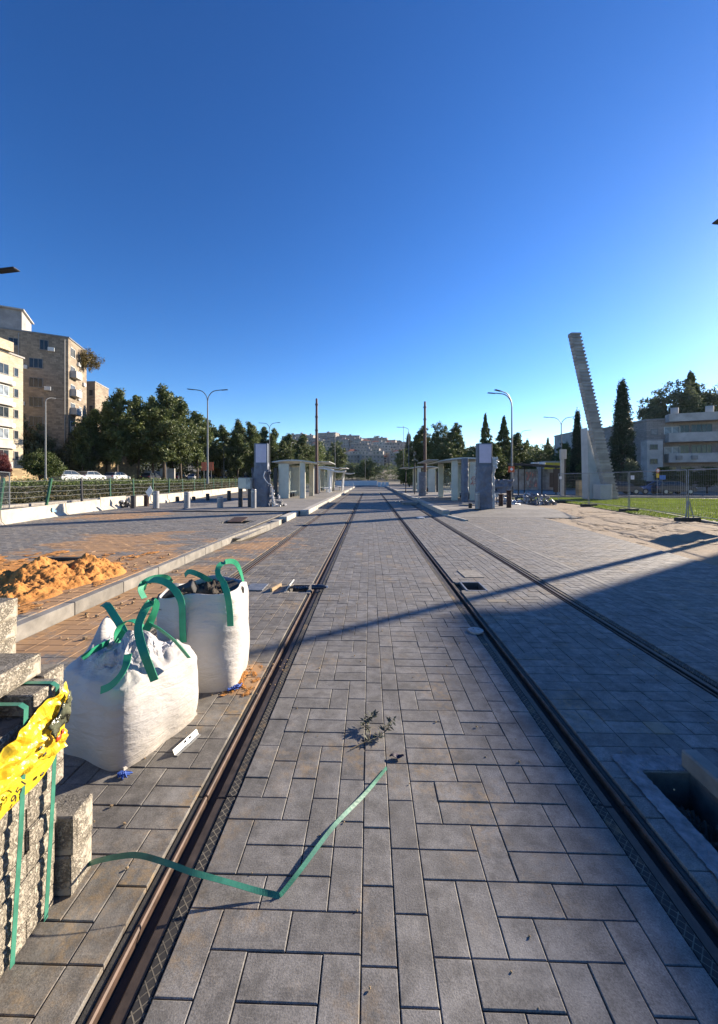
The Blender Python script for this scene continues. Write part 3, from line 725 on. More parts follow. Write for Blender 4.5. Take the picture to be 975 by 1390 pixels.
# loose strap across the rail
mb=MB(); LP=[(-1.17,1.64,.004),(-1.10,1.605,.06),(-1.0,1.585,.10),(-.90,1.577,.115),(-.78,1.562,.10),(-.683,1.55,.078),(-.60,1.545,.060),(-.50,1.54,.038),(-.40,1.532,.018),(-.312,1.525,.006)]
sd=[(.1,.75,.65)]*5+[(0,.75,.6),(0,.8,.35),(0,.85,.2),(0,.85,.35),(0,.6,.7)]
ribbon(mb,[W(*p) for p in LP],[Vector(q) for q in sd],.019,.0016,8)
L2=[(-.312,1.525,.006),(-.25,1.60,.022),(-.11,1.80,.042),(.03,1.99,.028),(.157,2.2,.006)]
ribbon(mb,[W(*p) for p in L2],[Vector((-.3,.25,.9)),Vector((-.5,.4,.75)),Vector((-.6,.45,.6)),Vector((-.5,.4,.75)),Vector((-.3,.25,.9))],.018,.0016,8)
tag(mb.build('loose_strap',M['strap_green']),'loose green plastic binding strap arching over the rail and lying across the middle paving','strap')
# ================================================================= small things on the track
# metal bracket
M['galv']=simple('galvanised_steel',(.50,.50,.48),.42,.2,12,.15,90,.001,.75)
M['galv_dark']=simple('dull_galvanised_steel',(.27,.28,.29),.5,.25,8,.15,90,.001,.6)
p0=G(236,1026); p1=G(268,997); dv=(p1-p0); br=empty('metal_bracket',(p0+p1)/2,math.atan2(dv.y,dv.x),'short galvanised steel angle bracket lying beside the tied bag','bracket')
L_=dv.length; mb=MB(); mb.box((0,0,.018),(L_,.003,.034),M=Matrix.Rotation(R(-28),3,'X')); mb.box((0,-.014,.004),(L_,.03,.003)); mb.build('plate',M['galv'],br)
for bx_ in (0,L_*.2):
    mb=MB(); mb.cyl((bx_,.012,.018),(bx_,-.008,.028),.007,.007,8); mb.build('bolt',M['galv_dark'],br)
# bottle
pb=G(434,801); bt=empty('bottle',(pb.x,pb.y,.045),R(4),'dark plastic bottle with a pale cap lying on the rail by the left drain','bottle')
M['bottle']=simple('dark_bottle_plastic',(.025,.035,.06),.25,.2,8,.1)
mb=MB(); mb.tube([(-.12,0,0),(-.115,0,0),(.05,0,0),(.085,0,0),(.10,0,0)],[.028,.036,.036,.020,.015],14); mb.build('bottle_body',M['bottle'],bt,True)
mb=MB(); mb.cyl((.10,0,0),(.125,0,0),.017,.017,10); mb.build('cap',simple('pale_cap',(.6,.6,.6),.4),bt)
mb=MB(); mb.tube(bez([(-.50,-.01,-.02),(-.40,.02,-.01),(-.30,0,-.018),(-.22,.01,-.012),(-.16,0,-.02)]),[.012]+[.02+.008*random.random() for _ in range(31)]+[.01],8); o=mb.build('sock_of_cloth',M['bottle']); o.location=bt.location; tag(o,'twisted dark rag between the drain opening and the bottle','rag'); o.name='rag'
# drain frames and lids
def sheetbox(name,r,w_,z,mat,lab,cat):
    x0,x1,y0,y1=r; mb=MB(); e=.003
    mb.rng(x0-w_,x0-e,y0-w_,y1+w_,-.05,z,ch=.003); mb.rng(x1+e,x1+w_,y0-w_,y1+w_,-.05,z,ch=.003); mb.rng(x0-e,x1+e,y0-w_,y0-e,-.05,z-.002,ch=.003); mb.rng(x0-e,x1+e,y1+e,y1+w_,-.05,z-.002,ch=.003)
    return tag(mb.build(name,mat),lab,cat)
sheetbox('manhole_surround',drA,.07,.004,M['frame'],'square concrete drain frame left of the middle track, open and empty','drain frame')
sheetbox('manhole_surround',drB,.03,.005,M['galv_dark'],'square steel drain frame right of the middle track, open and dark','drain frame')
mb=MB(); mb.box((0,0,0),(.30,.035,.05),R(75),ch=.004); o=mb.build('timber_offcut',simple('raw_timber',(.42,.30,.17),.8)); o.location=(-1.62,5.75,.027); tag(o,'pale timber offcut left of the open left drain','timber')
mb=MB(); mb.box((0,0,0),(.02,.34,.1),0,M=Matrix.Rotation(R(35),3,'Y'),ch=.004); o=mb.build('plastic_flap',simple('white_plastic',(.6,.6,.55),.5)); o.location=(-1.42,5.80,.05); tag(o,'white plastic flap standing in the left edge of the left drain','drain cover')
mb=MB(); mb.box((0,0,0),(.27,.36,.012),0,ch=.003); o=mb.build('steel_plate',M['galv_dark']); o.location=(-1.93,5.82,.010); tag(o,'flat grey steel plate set in the paving left of the left drain','plate')
mb=MB(); mb.box((0,0,0),(.32,.5,.008),R(3)); o=mb.build('pale_slab',M['frame']); o.location=(1.52,6.75,.006); tag(o,'pale cement patch beyond the right drain frame','cement patch')
# round cap
p=G(645,857); mb=MB(); mb.cyl((0,0,-.004),(0,0,.012),.085,.082,28); mb.cyl((0,0,.012),(0,0,.016),.06,.058,28)
for k in range(3): mb.cyl((.03*math.cos(k*2.1),.03*math.sin(k*2.1),.015),(.03*math.cos(k*2.1),.03*math.sin(k*2.1),.021),.009,.008,8)
o=mb.build('round_cover',M['galv_dark']); o.location=(.925,p.y,.004); tag(o,'small round iron cover on the filler strip of the right middle rail','access cover')
# dry branch
M['twig']=simple('dry_twig',(.30,.23,.13),.8,.4,30,.3); M['dry_leaf']=simple('dry_grey_leaf',(.085,.095,.06),.7,.5,30,.3)
pb=G(513,1000); brn=empty('dry_branch',pb,0,'dry leafy branch curled on the middle paving above the tip of the green strap','branch')
mb=MB(); lf=MB(); s1=bez([(-.17,-.13,.006),(-.09,-.075,.012),(0,-.035,.02),(.06,.03,.035),(.105,.10,.05)],6); s2=bez([(-.06,-.06,.012),(-.05,.02,.02),(-.09,.07,.03),(-.06,.12,.045),(-.02,.15,.05)],6)
for s_ in (s1,s2):
    mb.tube(s_,[.0035-.002*i/len(s_) for i in range(len(s_))],5)
    for i,p in enumerate(s_):
        if i<7: continue
        for k in range(4):
            a=random.uniform(0,2*PI); l=random.uniform(.025,.06); dr=Vector((math.cos(a),math.sin(a),random.uniform(-.1,.6))).normalized(); sd_=dr.cross(Vector((random.random()-.5,random.random()-.5,1))).normalized()*random.uniform(.004,.008)
            lf.add([p,p+dr*l*.5+sd_,p+dr*l,p+dr*l*.5-sd_],[(0,1,2,3)])
            if k==0: mb.tube([p,p+dr*l*.9],.0012,4)
mb.build('twigs',M['twig'],brn); lf.build('leaves',M['dry_leaf'],brn)
p=G(539,1029); mb=MB(); mb.grid([[Vector(((i-4)*.011,(j-2)*.011*(1-abs(i-4)/4.3),.006+.004*(j-2)**2*.6+.006*math.sin(i))) for j in range(5)] for i in range(9)]); o=puff(mb.build('fallen_leaf',simple('purple_leaf',(.05,.035,.06),.6,.3,40,.3),None,True),.001); o.location=p; tag(o,'single dark curled leaf beside the tip of the green strap','leaf')
# ---- sand heap and spills
def heap(name,pts_,z0,mat,lab,cat='sand heap',n=120,seed=1,box=(-5.6,-3.95,3.6,7.4),amp=1.0):
    x0,x1,y0,y1=box; P=[]
    for j in range(n+1):
        row=[]
        for i in range(n+1):
            x=x0+(x1-x0)*i/n; y=y0+(y1-y0)*j/n; h_=0
            for (a,b,r_,hh_,e) in pts_:
                d=math.hypot(x-a,(y-b)*.85)/r_; d+=.22*noise.noise(Vector((x*2.2,y*2.2,seed)))
                h_=max(h_,hh_*max(0,1-max(0,d))**e)
            q=Vector((x*7,y*7,seed)); nn=noise.noise(q)+.6*noise.noise(q*2.3)+.5*abs(noise.noise(q*4.7))+.45*abs(noise.noise(q*10))
            ed=min(i,n-i,j,n-j)/n
            row.append(Vector((x,y,z0+h_+amp*nn*min(.035,h_*.55)-.012-(.03 if ed<.03 else 0))))
        P.append(row)
    mb=MB(); mb.grid(P); o=mb.build(name,mat,None,True); tag(o,lab,cat,kind='stuff'); return o
heap('sand_heap',[(-4.90,5.45,.62,.35,.9),(-4.60,5.85,.52,.32,.95),(-5.25,5.1,.5,.24,.9),(-4.72,4.85,.45,.15,.9),(-5.5,5.5,.4,.10,1.0)],.153,M['sand'],'heap of damp orange sand beside the kerb behind the paver bundle',seed=2,n=230,box=(-6.2,-3.94,4.1,7.0),amp=1.7)
def spill(name,box,z0,thr,seed,lab,hmax=.03,n=110,sc=1.5,mat='sand'):
    x0,x1,y0,y1=box; mb=MB(); P={}; Z={}
    for j in range(n+1):
        for i in range(n+1):
            x=x0+(x1-x0)*i/n; y=y0+(y1-y0)*j/n; q=Vector((x*sc+seed,y*sc*.8,seed)); e=min(1,8*min(i/n,1-i/n,j/n,1-j/n)); r_=math.hypot(i/n*2-1,j/n*2-1)
            v=noise.noise(q)+.5*noise.noise(q*2.6)+.35*noise.noise(q*6)+.2*noise.noise(q*15)+.45*(1-r_)-.2
            Z[i,j]=v-thr; P[i,j]=(x,y,z0+.0035+max(0,min(hmax,(v-thr)*hmax*1.6))+.004*noise.noise(q*18))
    ids={}
    for j in range(n):
        for i in range(n):
            k4=[(i,j),(i+1,j),(i+1,j+1),(i,j+1)]
            if min(Z[k] for k in k4)<0: continue
            f=[]
            for k in k4:
                if k not in ids: ids[k]=len(mb.v); mb.v.append(P[k])
                f.append(ids[k])
            mb.f.append(tuple(f)); mb.m.append(0)
    return tag(mb.build(name,M[mat],None,True),lab,'spilled sand',kind='stuff')
spill('spilled_sand',(-7.6,-4.0,3.9,7.8),.153,-.05,3,'orange sand trodden around the heap on the left pavement',.022,190,2.2)
spill('spilled_sand',(-1.42,-1.10,2.9,3.4),-.001,.10,15,'orange sand spilled at the right corner of the open bag',.006,160,16)
# pieces lying behind the heap
M['plank']=simple('dark_plank',(.06,.05,.04),.85,.3,8,.4)
a=G(100,761,.15); mb=MB(); mb.box((0,0,0),(.95,.12,.05),R(2),ch=.004); o=mb.build('plank',M['plank']); o.location=(a.x,a.y,.19); tag(o,'dark plank lying flat behind the orange sand heap','plank')
a=G(14,786,.15); mb=MB(); mb.box((0,0,0),(.5,.11,.04),R(30),ch=.004); o=mb.build('plank',M['kerb']); o.location=(a.x,a.y,.18); tag(o,'short pale plank left of the sand heap at the photo edge','plank')
a=G(36,783,.2); mb=MB(); mb.box((0,0,0),(.13,.24,.11),R(12),ch=.008); o=mb.build('kerb_block',M['kerb']); o.location=(a.x,a.y,.22); tag(o,'small pale concrete block left of the sand heap','concrete block')
# stones and crumbs
mb=MB()
for k in range(330):
    x,y=random.choice([(random.uniform(-3.7,-2.7),random.uniform(3.8,7)),(random.uniform(-5.6,-4.0),random.uniform(3.8,7.5)),(random.uniform(-1.45,-.93),random.uniform(2.9,3.5)),(random.uniform(-2.3,-1.2),random.uniform(1.2,5)),(random.uniform(-.8,.8),random.uniform(1.2,6)),(random.uniform(1.2,2.3),random.uniform(1.2,6))])
    r_=random.uniform(.003,.008) if x>-2.6 else random.uniform(.008,.028); z=(.155 if x<-3.9 else .002)
    mb.ell((x,y,z+r_*.5),(r_,r_*.8,r_*.7),6,4,.7,k)
tag(mb.build('crumbs',simple('tan_crumbs',(.42,.30,.17),.95,.3,30)),'scattered crumbs of sand and stone on the paving','crumbs',kind='stuff')
# pit on the right: mud, kerb blocks, smeared grout
lump('pit_mud',(pitR[0]+pitR[1])/2,(pitR[2]+pitR[3])/2,-.24,.14,.27,.13,M['mud'],5,40,.6,12)['kind']='structure'
mb=MB(); mb.rng(1.225,1.306,1.60,2.34,-.05,.004); mb.rng(1.308,1.62,2.224,2.34,-.05,.004)
P=[[Vector((1.21+.10*i/8+.01*noise.noise(Vector((i,j*.7,2))),1.45+.9*j/60,.007+.006*abs(noise.noise(Vector((i*.8,j*.5,1)))))) for i in range(9)] for j in range(61)]; mb.grid(P)
P=[[Vector((1.31+.35*j/50,2.225+.12*i/8+.012*noise.noise(Vector((i,j*.7,2))),.007+.008*abs(noise.noise(Vector((i*.8,j*.5,1)))))) for i in range(9)] for j in range(51)]; mb.grid(P)
tag(mb.build('grout_edge',M['grout']),kind='structure')
for (cx,d,dx,dy,dz,rz,lab) in ((1.885,2.04,.09,.36,.10,0,'upright concrete kerb block standing along the right edge of the open pit'),(2.03,1.88,.12,.24,.11,-3,'shorter tan concrete block behind the kerb block at the pit')):
    p=W(cx,d); mb=MB(); mb.box((0,0,dz/2),(dx,dy,dz),ch=.01); o=mb.build('kerb_block',M['kerb_side']); o.location=(p.x,p.y,.003); o.rotation_euler.z=R(rz); tag(o,lab,'concrete block')
# ================================================================= vegetation
def leaf_mat(name,c1,c2,trans=.25):
    t=NT(name); r=t.island(); n=t.noise(.35,3,.6); o_=t.objrand()
    c=t.mix(r,c1,c2); c=t.mix(1.0,c,t.ramp(n,[(.3,.7),(.7,1.25)]),'MULTIPLY'); c=t.mix(1.0,c,t.ramp(o_,[(0,.78),(1,1.15)]),'MULTIPLY')
    m=t.done(c,.6); tr=t.new('ShaderNodeBsdfTranslucent'); t.link(c,tr.inputs[0]); ms=t.new('ShaderNodeMixShader'); ms.inputs[0].default_value=trans
    t.link(t.b.outputs[0],ms.inputs[1]); t.link(tr.outputs[0],ms.inputs[2]); t.link(ms.outputs[0],t.out.inputs[0]); return m
M['pine']=leaf_mat('pine_needles',(.055,.085,.025),(.16,.19,.06)); M['bush']=leaf_mat('broad_leaves',(.045,.075,.015),(.13,.17,.04)); M['cyp']=leaf_mat('cypress_foliage',(.022,.036,.018),(.05,.068,.03),.15)
M['olive']=leaf_mat('grey_green_leaves',(.07,.09,.045),(.15,.17,.09)); M['redleaf']=leaf_mat('purple_red_leaves',(.12,.025,.03),(.22,.05,.05)); M['autumn']=leaf_mat('yellow_leaves',(.25,.14,.02),(.40,.26,.04)); M['vine']=leaf_mat('dry_creeper',(.09,.07,.02),(.17,.13,.04))
M['bark']=simple('grey_brown_bark',(.12,.09,.065),.9,.4,3,.8,20,.03)
def leaves(C,n_per,spread,size,rs,elong=1.0,flat=.0):
    """C: clump centres Nx3; returns triangles"""
    C=np.repeat(C,n_per,0); n=len(C); S=np.repeat(spread,n_per,0) if isinstance(spread,np.ndarray) else np.array(spread)
    P=C+rs.normal(0,1,(n,3))*S
    a=rs.normal(0,1,(n,3)); a[:,2]*=1-flat; a/=np.linalg.norm(a,axis=1)[:,None]+1e-9; b=rs.normal(0,1,(n,3)); b-=a*(a*b).sum(1)[:,None]; b/=np.linalg.norm(b,axis=1)[:,None]+1e-9
    s=size*rs.uniform(.6,1.4,(n,1)); V=np.stack([P-a*s*elong-b*s*.5,P+a*s*elong-b*s*.5,P+b*s*.9+a*s*.1],1)
    return V.reshape(-1,3)
def clumps(n,rad,centre,rs,shell=.55,squash=1.0,seed=0,gap=.0):
    """points inside a lumpy ellipsoid"""
    out=[]
    while len(out)<n:
        v=Vector(rs.normal(0,1,3)).normalized(); k=1+.35*noise.noise(v*1.8+Vector((seed,seed*2.1,0)))+.15*noise.noise(v*4+Vector((seed,0,0)))
        r_=rs.uniform(shell,1)**.6*k
        if noise.noise(v*2.6+Vector((seed*1.3,4,2)))<-gap and gap>0: continue
        out.append((centre[0]+v.x*rad[0]*r_,centre[1]+v.y*rad[1]*r_,centre[2]+v.z*rad[2]*r_))
    return np.array(out)
def pine_proto(seed,h=15,w=4.2,base=.28,kind='pine',n=230,per=30):
    rs=np.random.default_rng(seed); rg=random.Random(seed); root=empty('pine_tree',(0,0,-500)); C=[]
    tr=MB(); lean=rg.uniform(-.6,.6); top=h*.93
    spine=[Vector((lean*math.sin(t_*2.2),.3*math.sin(t_*3+seed),t_*top)) for t_ in (0,.15,.3,.45,.6,.75,.9,1)]
    tr.tube(spine,[.24,.20,.17,.14,.11,.08,.05,.02],8)
    nb=11
    for k in range(nb):
        t_=base+(.98-base)*k/(nb-1); p=spine[min(7,int(t_*7))].lerp(spine[min(7,int(t_*7)+1)],t_*7%1); m=(1-((t_-base-.22)/(1.05-base-.22))**2 if t_>base+.22 else .55+.45*(t_-base)/.22); rw=w*max(.16,m)*rg.uniform(.6,1.05)
        for q in range(2 if k<nb-2 else 1):
            a=rg.uniform(0,2*PI); e=p+Vector((math.cos(a)*rw*.62,math.sin(a)*rw*.62,h*.035)); tr.tube([p,p.lerp(e,.5)+Vector((0,0,.2)),e],[.07,.05,.02],5)
            C.append(clumps(int(n/nb/2*(1.0+m)),(rw*.58,rw*.58,h*.066),e,rs,.25,1,seed+k+q*.7))
        C.append(clumps(int(n/nb/3),(rw*.5,rw*.5,h*.06),p,rs,.2,1,seed+k))
    C=np.concatenate(C); V=leaves(C,per,(.27,.27,.17),.14,rs,1.5)
    fast('crown',V,np.arange(len(V)).reshape(-1,3),M[kind],root); tr.build('trunk',M['bark'],root,True); root['h']=h; return root
def cone_proto(seed,h,w,kind,name,n=260,per=40,tier=False):
    rs=np.random.default_rng(seed); root=empty(name,(0,0,-500)); out=[]
    for k in range(n):
        t_=rs.uniform(.02,1)**(1.0 if not tier else .9)
        if tier: t_=(math.floor(t_*11)+rs.uniform(0,.9))/11
        r_=w*(1-t_)**(.75 if not tier else 1.15)*(1 if t_>.06 or tier else .6)*(.75+.3*rs.random()) ; a=rs.uniform(0,2*PI); lob=1+(.30 if tier else .16)*math.sin(a*(5 if tier else 3)+math.floor(t_*11)*2.4+seed)
        rr=r_*lob*rs.uniform(.55,1); out.append((math.cos(a)*rr,math.sin(a)*rr,h*(.06 if not tier else .12)+t_*h*.92-(.12*rr if tier else 0)))
    C=np.array(out); V=leaves(C,per,(.17,.17,.36) if not tier else np.stack([.08+.3*(1-C[:,2]/h),.08+.3*(1-C[:,2]/h),np.full(len(C),.12)],1),.085 if not tier else .11,rs,1.6)
    tr=MB(); tr.tube([(0,0,0),(.05,0,h*.5),(0,0,h*.97)],[.22,.13,.02],8); fast('crown',V,np.arange(len(V)).reshape(-1,3),M[kind],root); tr.build('trunk',M['bark'],root,True); root['h']=h; return root
def round_proto(seed,h,w,kind,name,n=200,per=40,size=.12,gap=0,low=.25,parts_=5):
    rs=np.random.default_rng(seed); rg=random.Random(seed); root=empty(name,(0,0,-500)); C=[]; tr=MB(); fork=h*low; tr.tube([(0,0,0),(.05,.05,fork)],[.05*w,.04*w],8)
    for k in range(parts_):
        a=2*PI*k/parts_+rg.random(); rr=w*.5*rg.uniform(.5,1) if k else 0; z=h*(.38+.28*rg.random()) if k else h*.68
        c_=(math.cos(a)*rr,math.sin(a)*rr,z); tr.tube([(.05,.05,fork*.95),(c_[0]*.5,c_[1]*.5,(fork+z)/2),c_],[.035*w,.025*w,.01*w],6)
        C.append(clumps(n//parts_,(w*.55,w*.55,h*(.30 if k else .32)),c_,rs,.35,1,seed+k*3,gap))
    C=np.concatenate(C); C[:,2]=np.clip(C[:,2],h*.1,None); V=leaves(C,per,(w*.07,w*.07,w*.06),size,rs,1.3)
    fast('crown',V,np.arange(len(V)).reshape(-1,3),M[kind],root); tr.build('trunk',M['bark'],root,True); root['h']=h; return root
PN=[pine_proto(s_,15,4.0,.26,n=230) for s_ in (3,11,23)]+[pine_proto(31,15,3.2,.25,n=260)]
RP=[round_proto(5,13,3.6,'pine','pine_tree',260,60,.13,.0,.2,5),round_proto(8,13,3.2,'pine','pine_tree',240,60,.13,.0,.2,4)]
CY=[cone_proto(4,14,1.9,'cyp','cypress_tree',420,60),cone_proto(9,14,1.35,'cyp','cypress_tree',300,60)]
CD=[cone_proto(14,13,4.4,'pine','conifer_tree',300,60,True)]
BT=[round_proto(19,5,2.6,'bush','bushy_tree',260,70,.07,0,.12,6),round_proto(27,5,2.2,'olive','bushy_tree',220,60,.07,0,.2,5)]
EU=[round_proto(33,20,5.2,'olive','tall_tree',230,60,.16,.08,.35,7)]
used=set()
def plant(proto,px,ptop,d,zb,label,group,name=None,ws=1.0,cat='tree',rz=None):
    h=H(ptop,d)-zb; s_=h/proto['h']; p=W((px-487.5)/FPX*d,d,zb-.05)
    if proto.name in used: o=copy_tree(proto)
    else: o=proto; used.add(proto.name)
    o.location=p; o.scale=(s_*ws,s_*ws,s_); o.rotation_euler=(0,0,random.uniform(0,6.28) if rz is None else rz); tag(o,label,cat,group)
    if name: o.name=name
    return o
g1='pines along the left road'
T=[(128,556,64,0,1.15),(146,547,70,1,1.0),(162,529,64,2,1.0),(188,538,68,0,1.15),(206,540,74,1,1.0),(222,526,66,3,1.25),(244,541,72,1,1.15),(266,557,78,2,1.2),(283,570,86,0,1.1),(302,578,92,1,1.1),(322,571,86,3,1.1),(343,573,90,2,1.1),(358,580,98,0,1.0),(372,583,98,1,1.0),(392,589,104,2,1.2),(412,590,112,0,1.3),(110,574,60,2,1.0),(176,560,80,1,1.2),(234,562,86,2,1.3),(330,590,100,1,1.3),(384,598,94,0,1.1),(405,604,88,3,1.0)]
for (px,pt,d,k,ws) in T: plant(PN[k],px,pt,d,terrain(*W((px-487.5)/FPX*d,d).xy)+.1,'dark green pine standing in the roadside row left of the tracks',g1,ws=ws*.86)
plant(BT[0],55,609,46,1.2,'dense round bush-like tree in front of the pale block at the far left','',None,1.25)
plant(BT[0],78,628,50,1.2,'lower leafy bush right of the round one by the far left lamp pole','',None,1.1)
b_=plant(BT[1],28,560,60,1.2,'shaded leafy tree squeezed between the two left apartment blocks','',None,.8)
plant(BT[1],48,572,60,1.2,'shaded leafy tree at the foot of the dark block','',None,.9)
plant(BT[1],106,583,62,1.2,'leafy tree under the sunlit corner of the dark block','',None,.9)
c_=copy_tree(BT[0]); 
for ch in kids(c_):
    if ch.name.startswith('crown'): ch.data=ch.data.copy(); ch.data.materials[0]=M['redleaf']
c_.location=W(-485/FPX*46,46,1.2); c_.scale=(.42,.42,.75); tag(c_,'purple red shrub at the left edge of the photo by the pale block','shrub'); c_.name='shrub'
c_=copy_tree(BT[1]); 
for ch in kids(c_):
    if ch.name.startswith('crown'): ch.data=ch.data.copy(); ch.data.materials[0]=M['autumn']
c_.location=W((293-487.5)/FPX*96,96,1.3); c_.scale=(.62,.62,.95); tag(c_,'small yellow autumn tree beyond the cars by the orange board','tree'); c_.name='autumn_tree'
g2='round pines beyond the right shelters'
plant(RP[1],573,577,100,0,'dark round pine just left of the right mast',g2); plant(RP[0],596,571,98,0,'tallest round dark pine beyond the right shelter',g2,None,.8); plant(RP[1],618,573,92,0,'dark round pine between the shelter and the tall wrapped totem',g2,None,.95)
plant(RP[0],607,598,88,0,'lower pine below the pair of round pines',g2,None,1.3); plant(BT[0],556,630,70,0,'pale green bush behind the left tip of the right shelter roof','')
plant(BT[0],640,626,70,0,'leafy bush beside the wrapped totem of the right platform','',None,1.3)
g3='conifers right of the wrapped totem'
plant(CD[0],659,566,82,0,'thin feathery conifer behind the wrapped totem',g3,None,.75); plant(CD[0],684,569,72,0,'broad shaggy conifer behind the road sign',g3,None,.95); plant(PN[0],704,588,74,0,'conifer with a slanting branch right of the tall lamp',g3,None,1.1)
plant(PN[2],672,600,66,0,'low dark pine in the gap behind the wrapped board',g3,None,1.4); plant(RP[0],640,604,80,0,'dark tree mass behind the wrapped totem',g3,None,1.1); plant(RP[1],695,612,70,0,'low dark round tree behind the orange road sign',g3,None,1.4)
g4='trees between the bus shelter and the staircase sculpture'
for (px,pt,d,pr,ws,lb) in ((724,603,150,RP[0],1,'distant dark tree under the blue ridge, left one'),(716,598,160,CY[1],1,'tiny cypress under the blue ridge'),(733,610,140,RP[1],1.2,'distant low tree above the bus shelter'),(744,597,110,CD[0],.8,'pointed tree left of the double lamp'),(757,600,95,RP[0],1.1,'dark round tree left of the slender cypress'),(772,597,88,RP[1],1.2,'dark round tree behind the slender cypress'),(715,625,90,BT[0],1.5,'yellow green bush above the bus shelter roof'),(738,628,84,BT[0],1.3,'bright bush behind the right part of the bus shelter roof'),(796,622,60,RP[0],1.1,'dark low tree behind the foot of the sculpture'),(765,625,66,RP[1],1.2,'dark low tree behind the concrete sign slab')):
    plant(pr,px,pt,d,0,lb,g4,None,ws)
plant(CY[1],784,559,62,0,'slender dark cypress left of the staircase sculpture','cypresses by the sculpture'); plant(CY[0],845,520,52,0,'broad dark cypress right of the staircase sculpture','cypresses by the sculpture',None,1.02)
plant(RP[1],815,640,50,0,'small dark shrub between sculpture and cypress','',None,1.5)
plant(BT[1],858,622,44,0,'small pale green tree in front of the broad cypress','',None,.8)
plant(EU[0],912,502,82,0,'tall airy tree rising behind the right apartment building','trees behind the right apartment building',None,.95); plant(EU[0],950,508,88,0,'second airy tree rising behind the right apartment building, further right','trees behind the right apartment building',None,.9); plant(EU[0],890,530,84,0,'lower airy tree overhanging the left end of the right building','trees behind the right apartment building',None,.7)
plant(CD[0],938,512,86,0,'pointed dark conifer among the airy trees behind the right building','trees behind the right apartment building',None,1.1)
plant(RP[0],985,545,80,0,'dark tree at the right edge behind the apartment roof','trees behind the right apartment building',None,1.1)
# bushes at foot of right building
for (px,pt,d,lb) in ((905,632,48,'low hedge bush left under the right building'),(935,634,46,'low hedge bush under the right balconies'),(960,632,45,'low hedge bush near the pale fence board')): plant(RP[1],px,pt,d,0,lb,'bushes before the right building',None,2.2,'bush')
def woodland(name,pxs,d0,d1,ytop,n,seed,label,mat='pine'):
    rs_=np.random.default_rng(seed); d=rs_.uniform(d0,d1,n); px=rs_.uniform(pxs[0],pxs[1],n); X=(px-487.5)/FPX*d; out=[]
    for x_,d_,p_ in zip(X,d,px):
        v=W(x_,d_); zb=terrain(v.x,v.y); top=EYE+(650-ytop)*d_/FPX+1.5*noise.noise(Vector((v.x*.12,v.y*.05,seed)))*d_/60+.8*noise.noise(Vector((v.x*.5,v.y*.1,seed)))*d_/80
        out.append((v.x,v.y,zb+(max(.5,top-zb))*rs_.uniform(0,1)**.8))
    V=leaves(np.array(out),26,(.55,.55,.35),.2,rs_,1.4); return tag(fast(name,V,np.arange(len(V)).reshape(-1,3),M[mat]),label,'woodland',kind='stuff')
woodland('woodland',(312,440),118,135,606,1500,3,'dark mass of trees behind the left pines')
woodland('woodland',(100,330),96,110,606,1100,4,'deep shaded trees behind the roadside pines')
woodland('woodland',(572,800),112,130,612,2300,5,'dark mass of trees behind the right shelters')
woodland('woodland',(760,870),72,80,618,900,6,'dark shrubs behind the sculpture')
woodland('woodland',(430,580),255,280,634,900,8,'low dark greenery at the end of the tracks')
# hedge on the left bank, lawn: uncountable
rs=np.random.default_rng(77)
def scatter_leaves(name,n,fx,fy,zf,size,mat,label,cat,elong=1.4,spread=.12,up=False):
    X=fx(n); Y=fy(n); Z=np.array([zf(x,y) for x,y in zip(X,Y)]); C=np.stack([X,Y,Z],1)
    V=leaves(C,6,(spread,spread,spread*.8),size,rs,elong); return tag(fast(name,V,np.arange(len(V)).reshape(-1,3),mat),label,cat,kind='stuff')
def bankz(x,y,hm): 
    m=.5+.9*noise.noise(Vector((x*.35,y*.30,2)))+.5*noise.noise(Vector((x*1.3,y*1.1,4)))
    return terrain(x,y)+.02+max(.03,m)*rs.uniform(.0,hm)
M['bank']=leaf_mat('dark_bank_plants',(.035,.045,.018),(.10,.10,.035),.2)
scatter_leaves('ground_cover',17000,lambda n:rs.uniform(-31,-22.2,n),lambda n:rs.uniform(14,95,n),lambda x,y:bankz(x,y,.5),.05,M['bank'],'scrubby dark green and brown ground cover on the bank below the left road','ground cover',1.8,.10)
scatter_leaves('ground_cover',6000,lambda n:rs.uniform(-31,-22.2,n),lambda n:rs.uniform(14,95,n),lambda x,y:bankz(x+3,y,.6),.045,M['vine'],'dry straw coloured tufts on the bank below the left road','ground cover',2.4,.10)
scatter_leaves('ground_cover',3500,lambda n:rs.uniform(-31,-22.6,n),lambda n:rs.uniform(14,95,n),lambda x,y:bankz(x-9,y,.6),.05,M['bush'],'fresh green tufts on the bank below the left road','ground cover')
n=60000; A=G(770,683); lawnp=[W(12.8,16.9),W(14.6,27.5),W(11.8,32.5),W(17,34),W(30,31.5),W(26,12),W(15,12.2)]
lawnp=[(p.x,p.y) for p in lawnp]
def inside(x,y,P):
    c_=np.zeros(len(x),bool); j=len(P)-1
    for i in range(len(P)):
        xi,yi=P[i];xj,yj=P[j]; cond=((yi>y)!=(yj>y))&(x<(xj-xi)*(y-yi)/(yj-yi+1e-12)+xi); c_^=cond; j=i
    return c_
X=rs.uniform(11,32,n*2); Y=rs.uniform(11,35,n*2); k=inside(X,Y,lawnp); X,Y=X[k],Y[k]; n=len(X)
hgt=rs.uniform(.03,.07,n)*(1+.3*rs.random(n)); a=rs.uniform(0,2*PI,n); wd=.018; lx=rs.normal(0,.02,n); ly=rs.normal(0,.02,n)
V=np.stack([np.stack([X-np.cos(a)*wd,Y-np.sin(a)*wd,np.zeros(n)+.0],1),np.stack([X+np.cos(a)*wd,Y+np.sin(a)*wd,np.zeros(n)+.0],1),np.stack([X+lx,Y+ly,hgt],1)],1).reshape(-1,3)
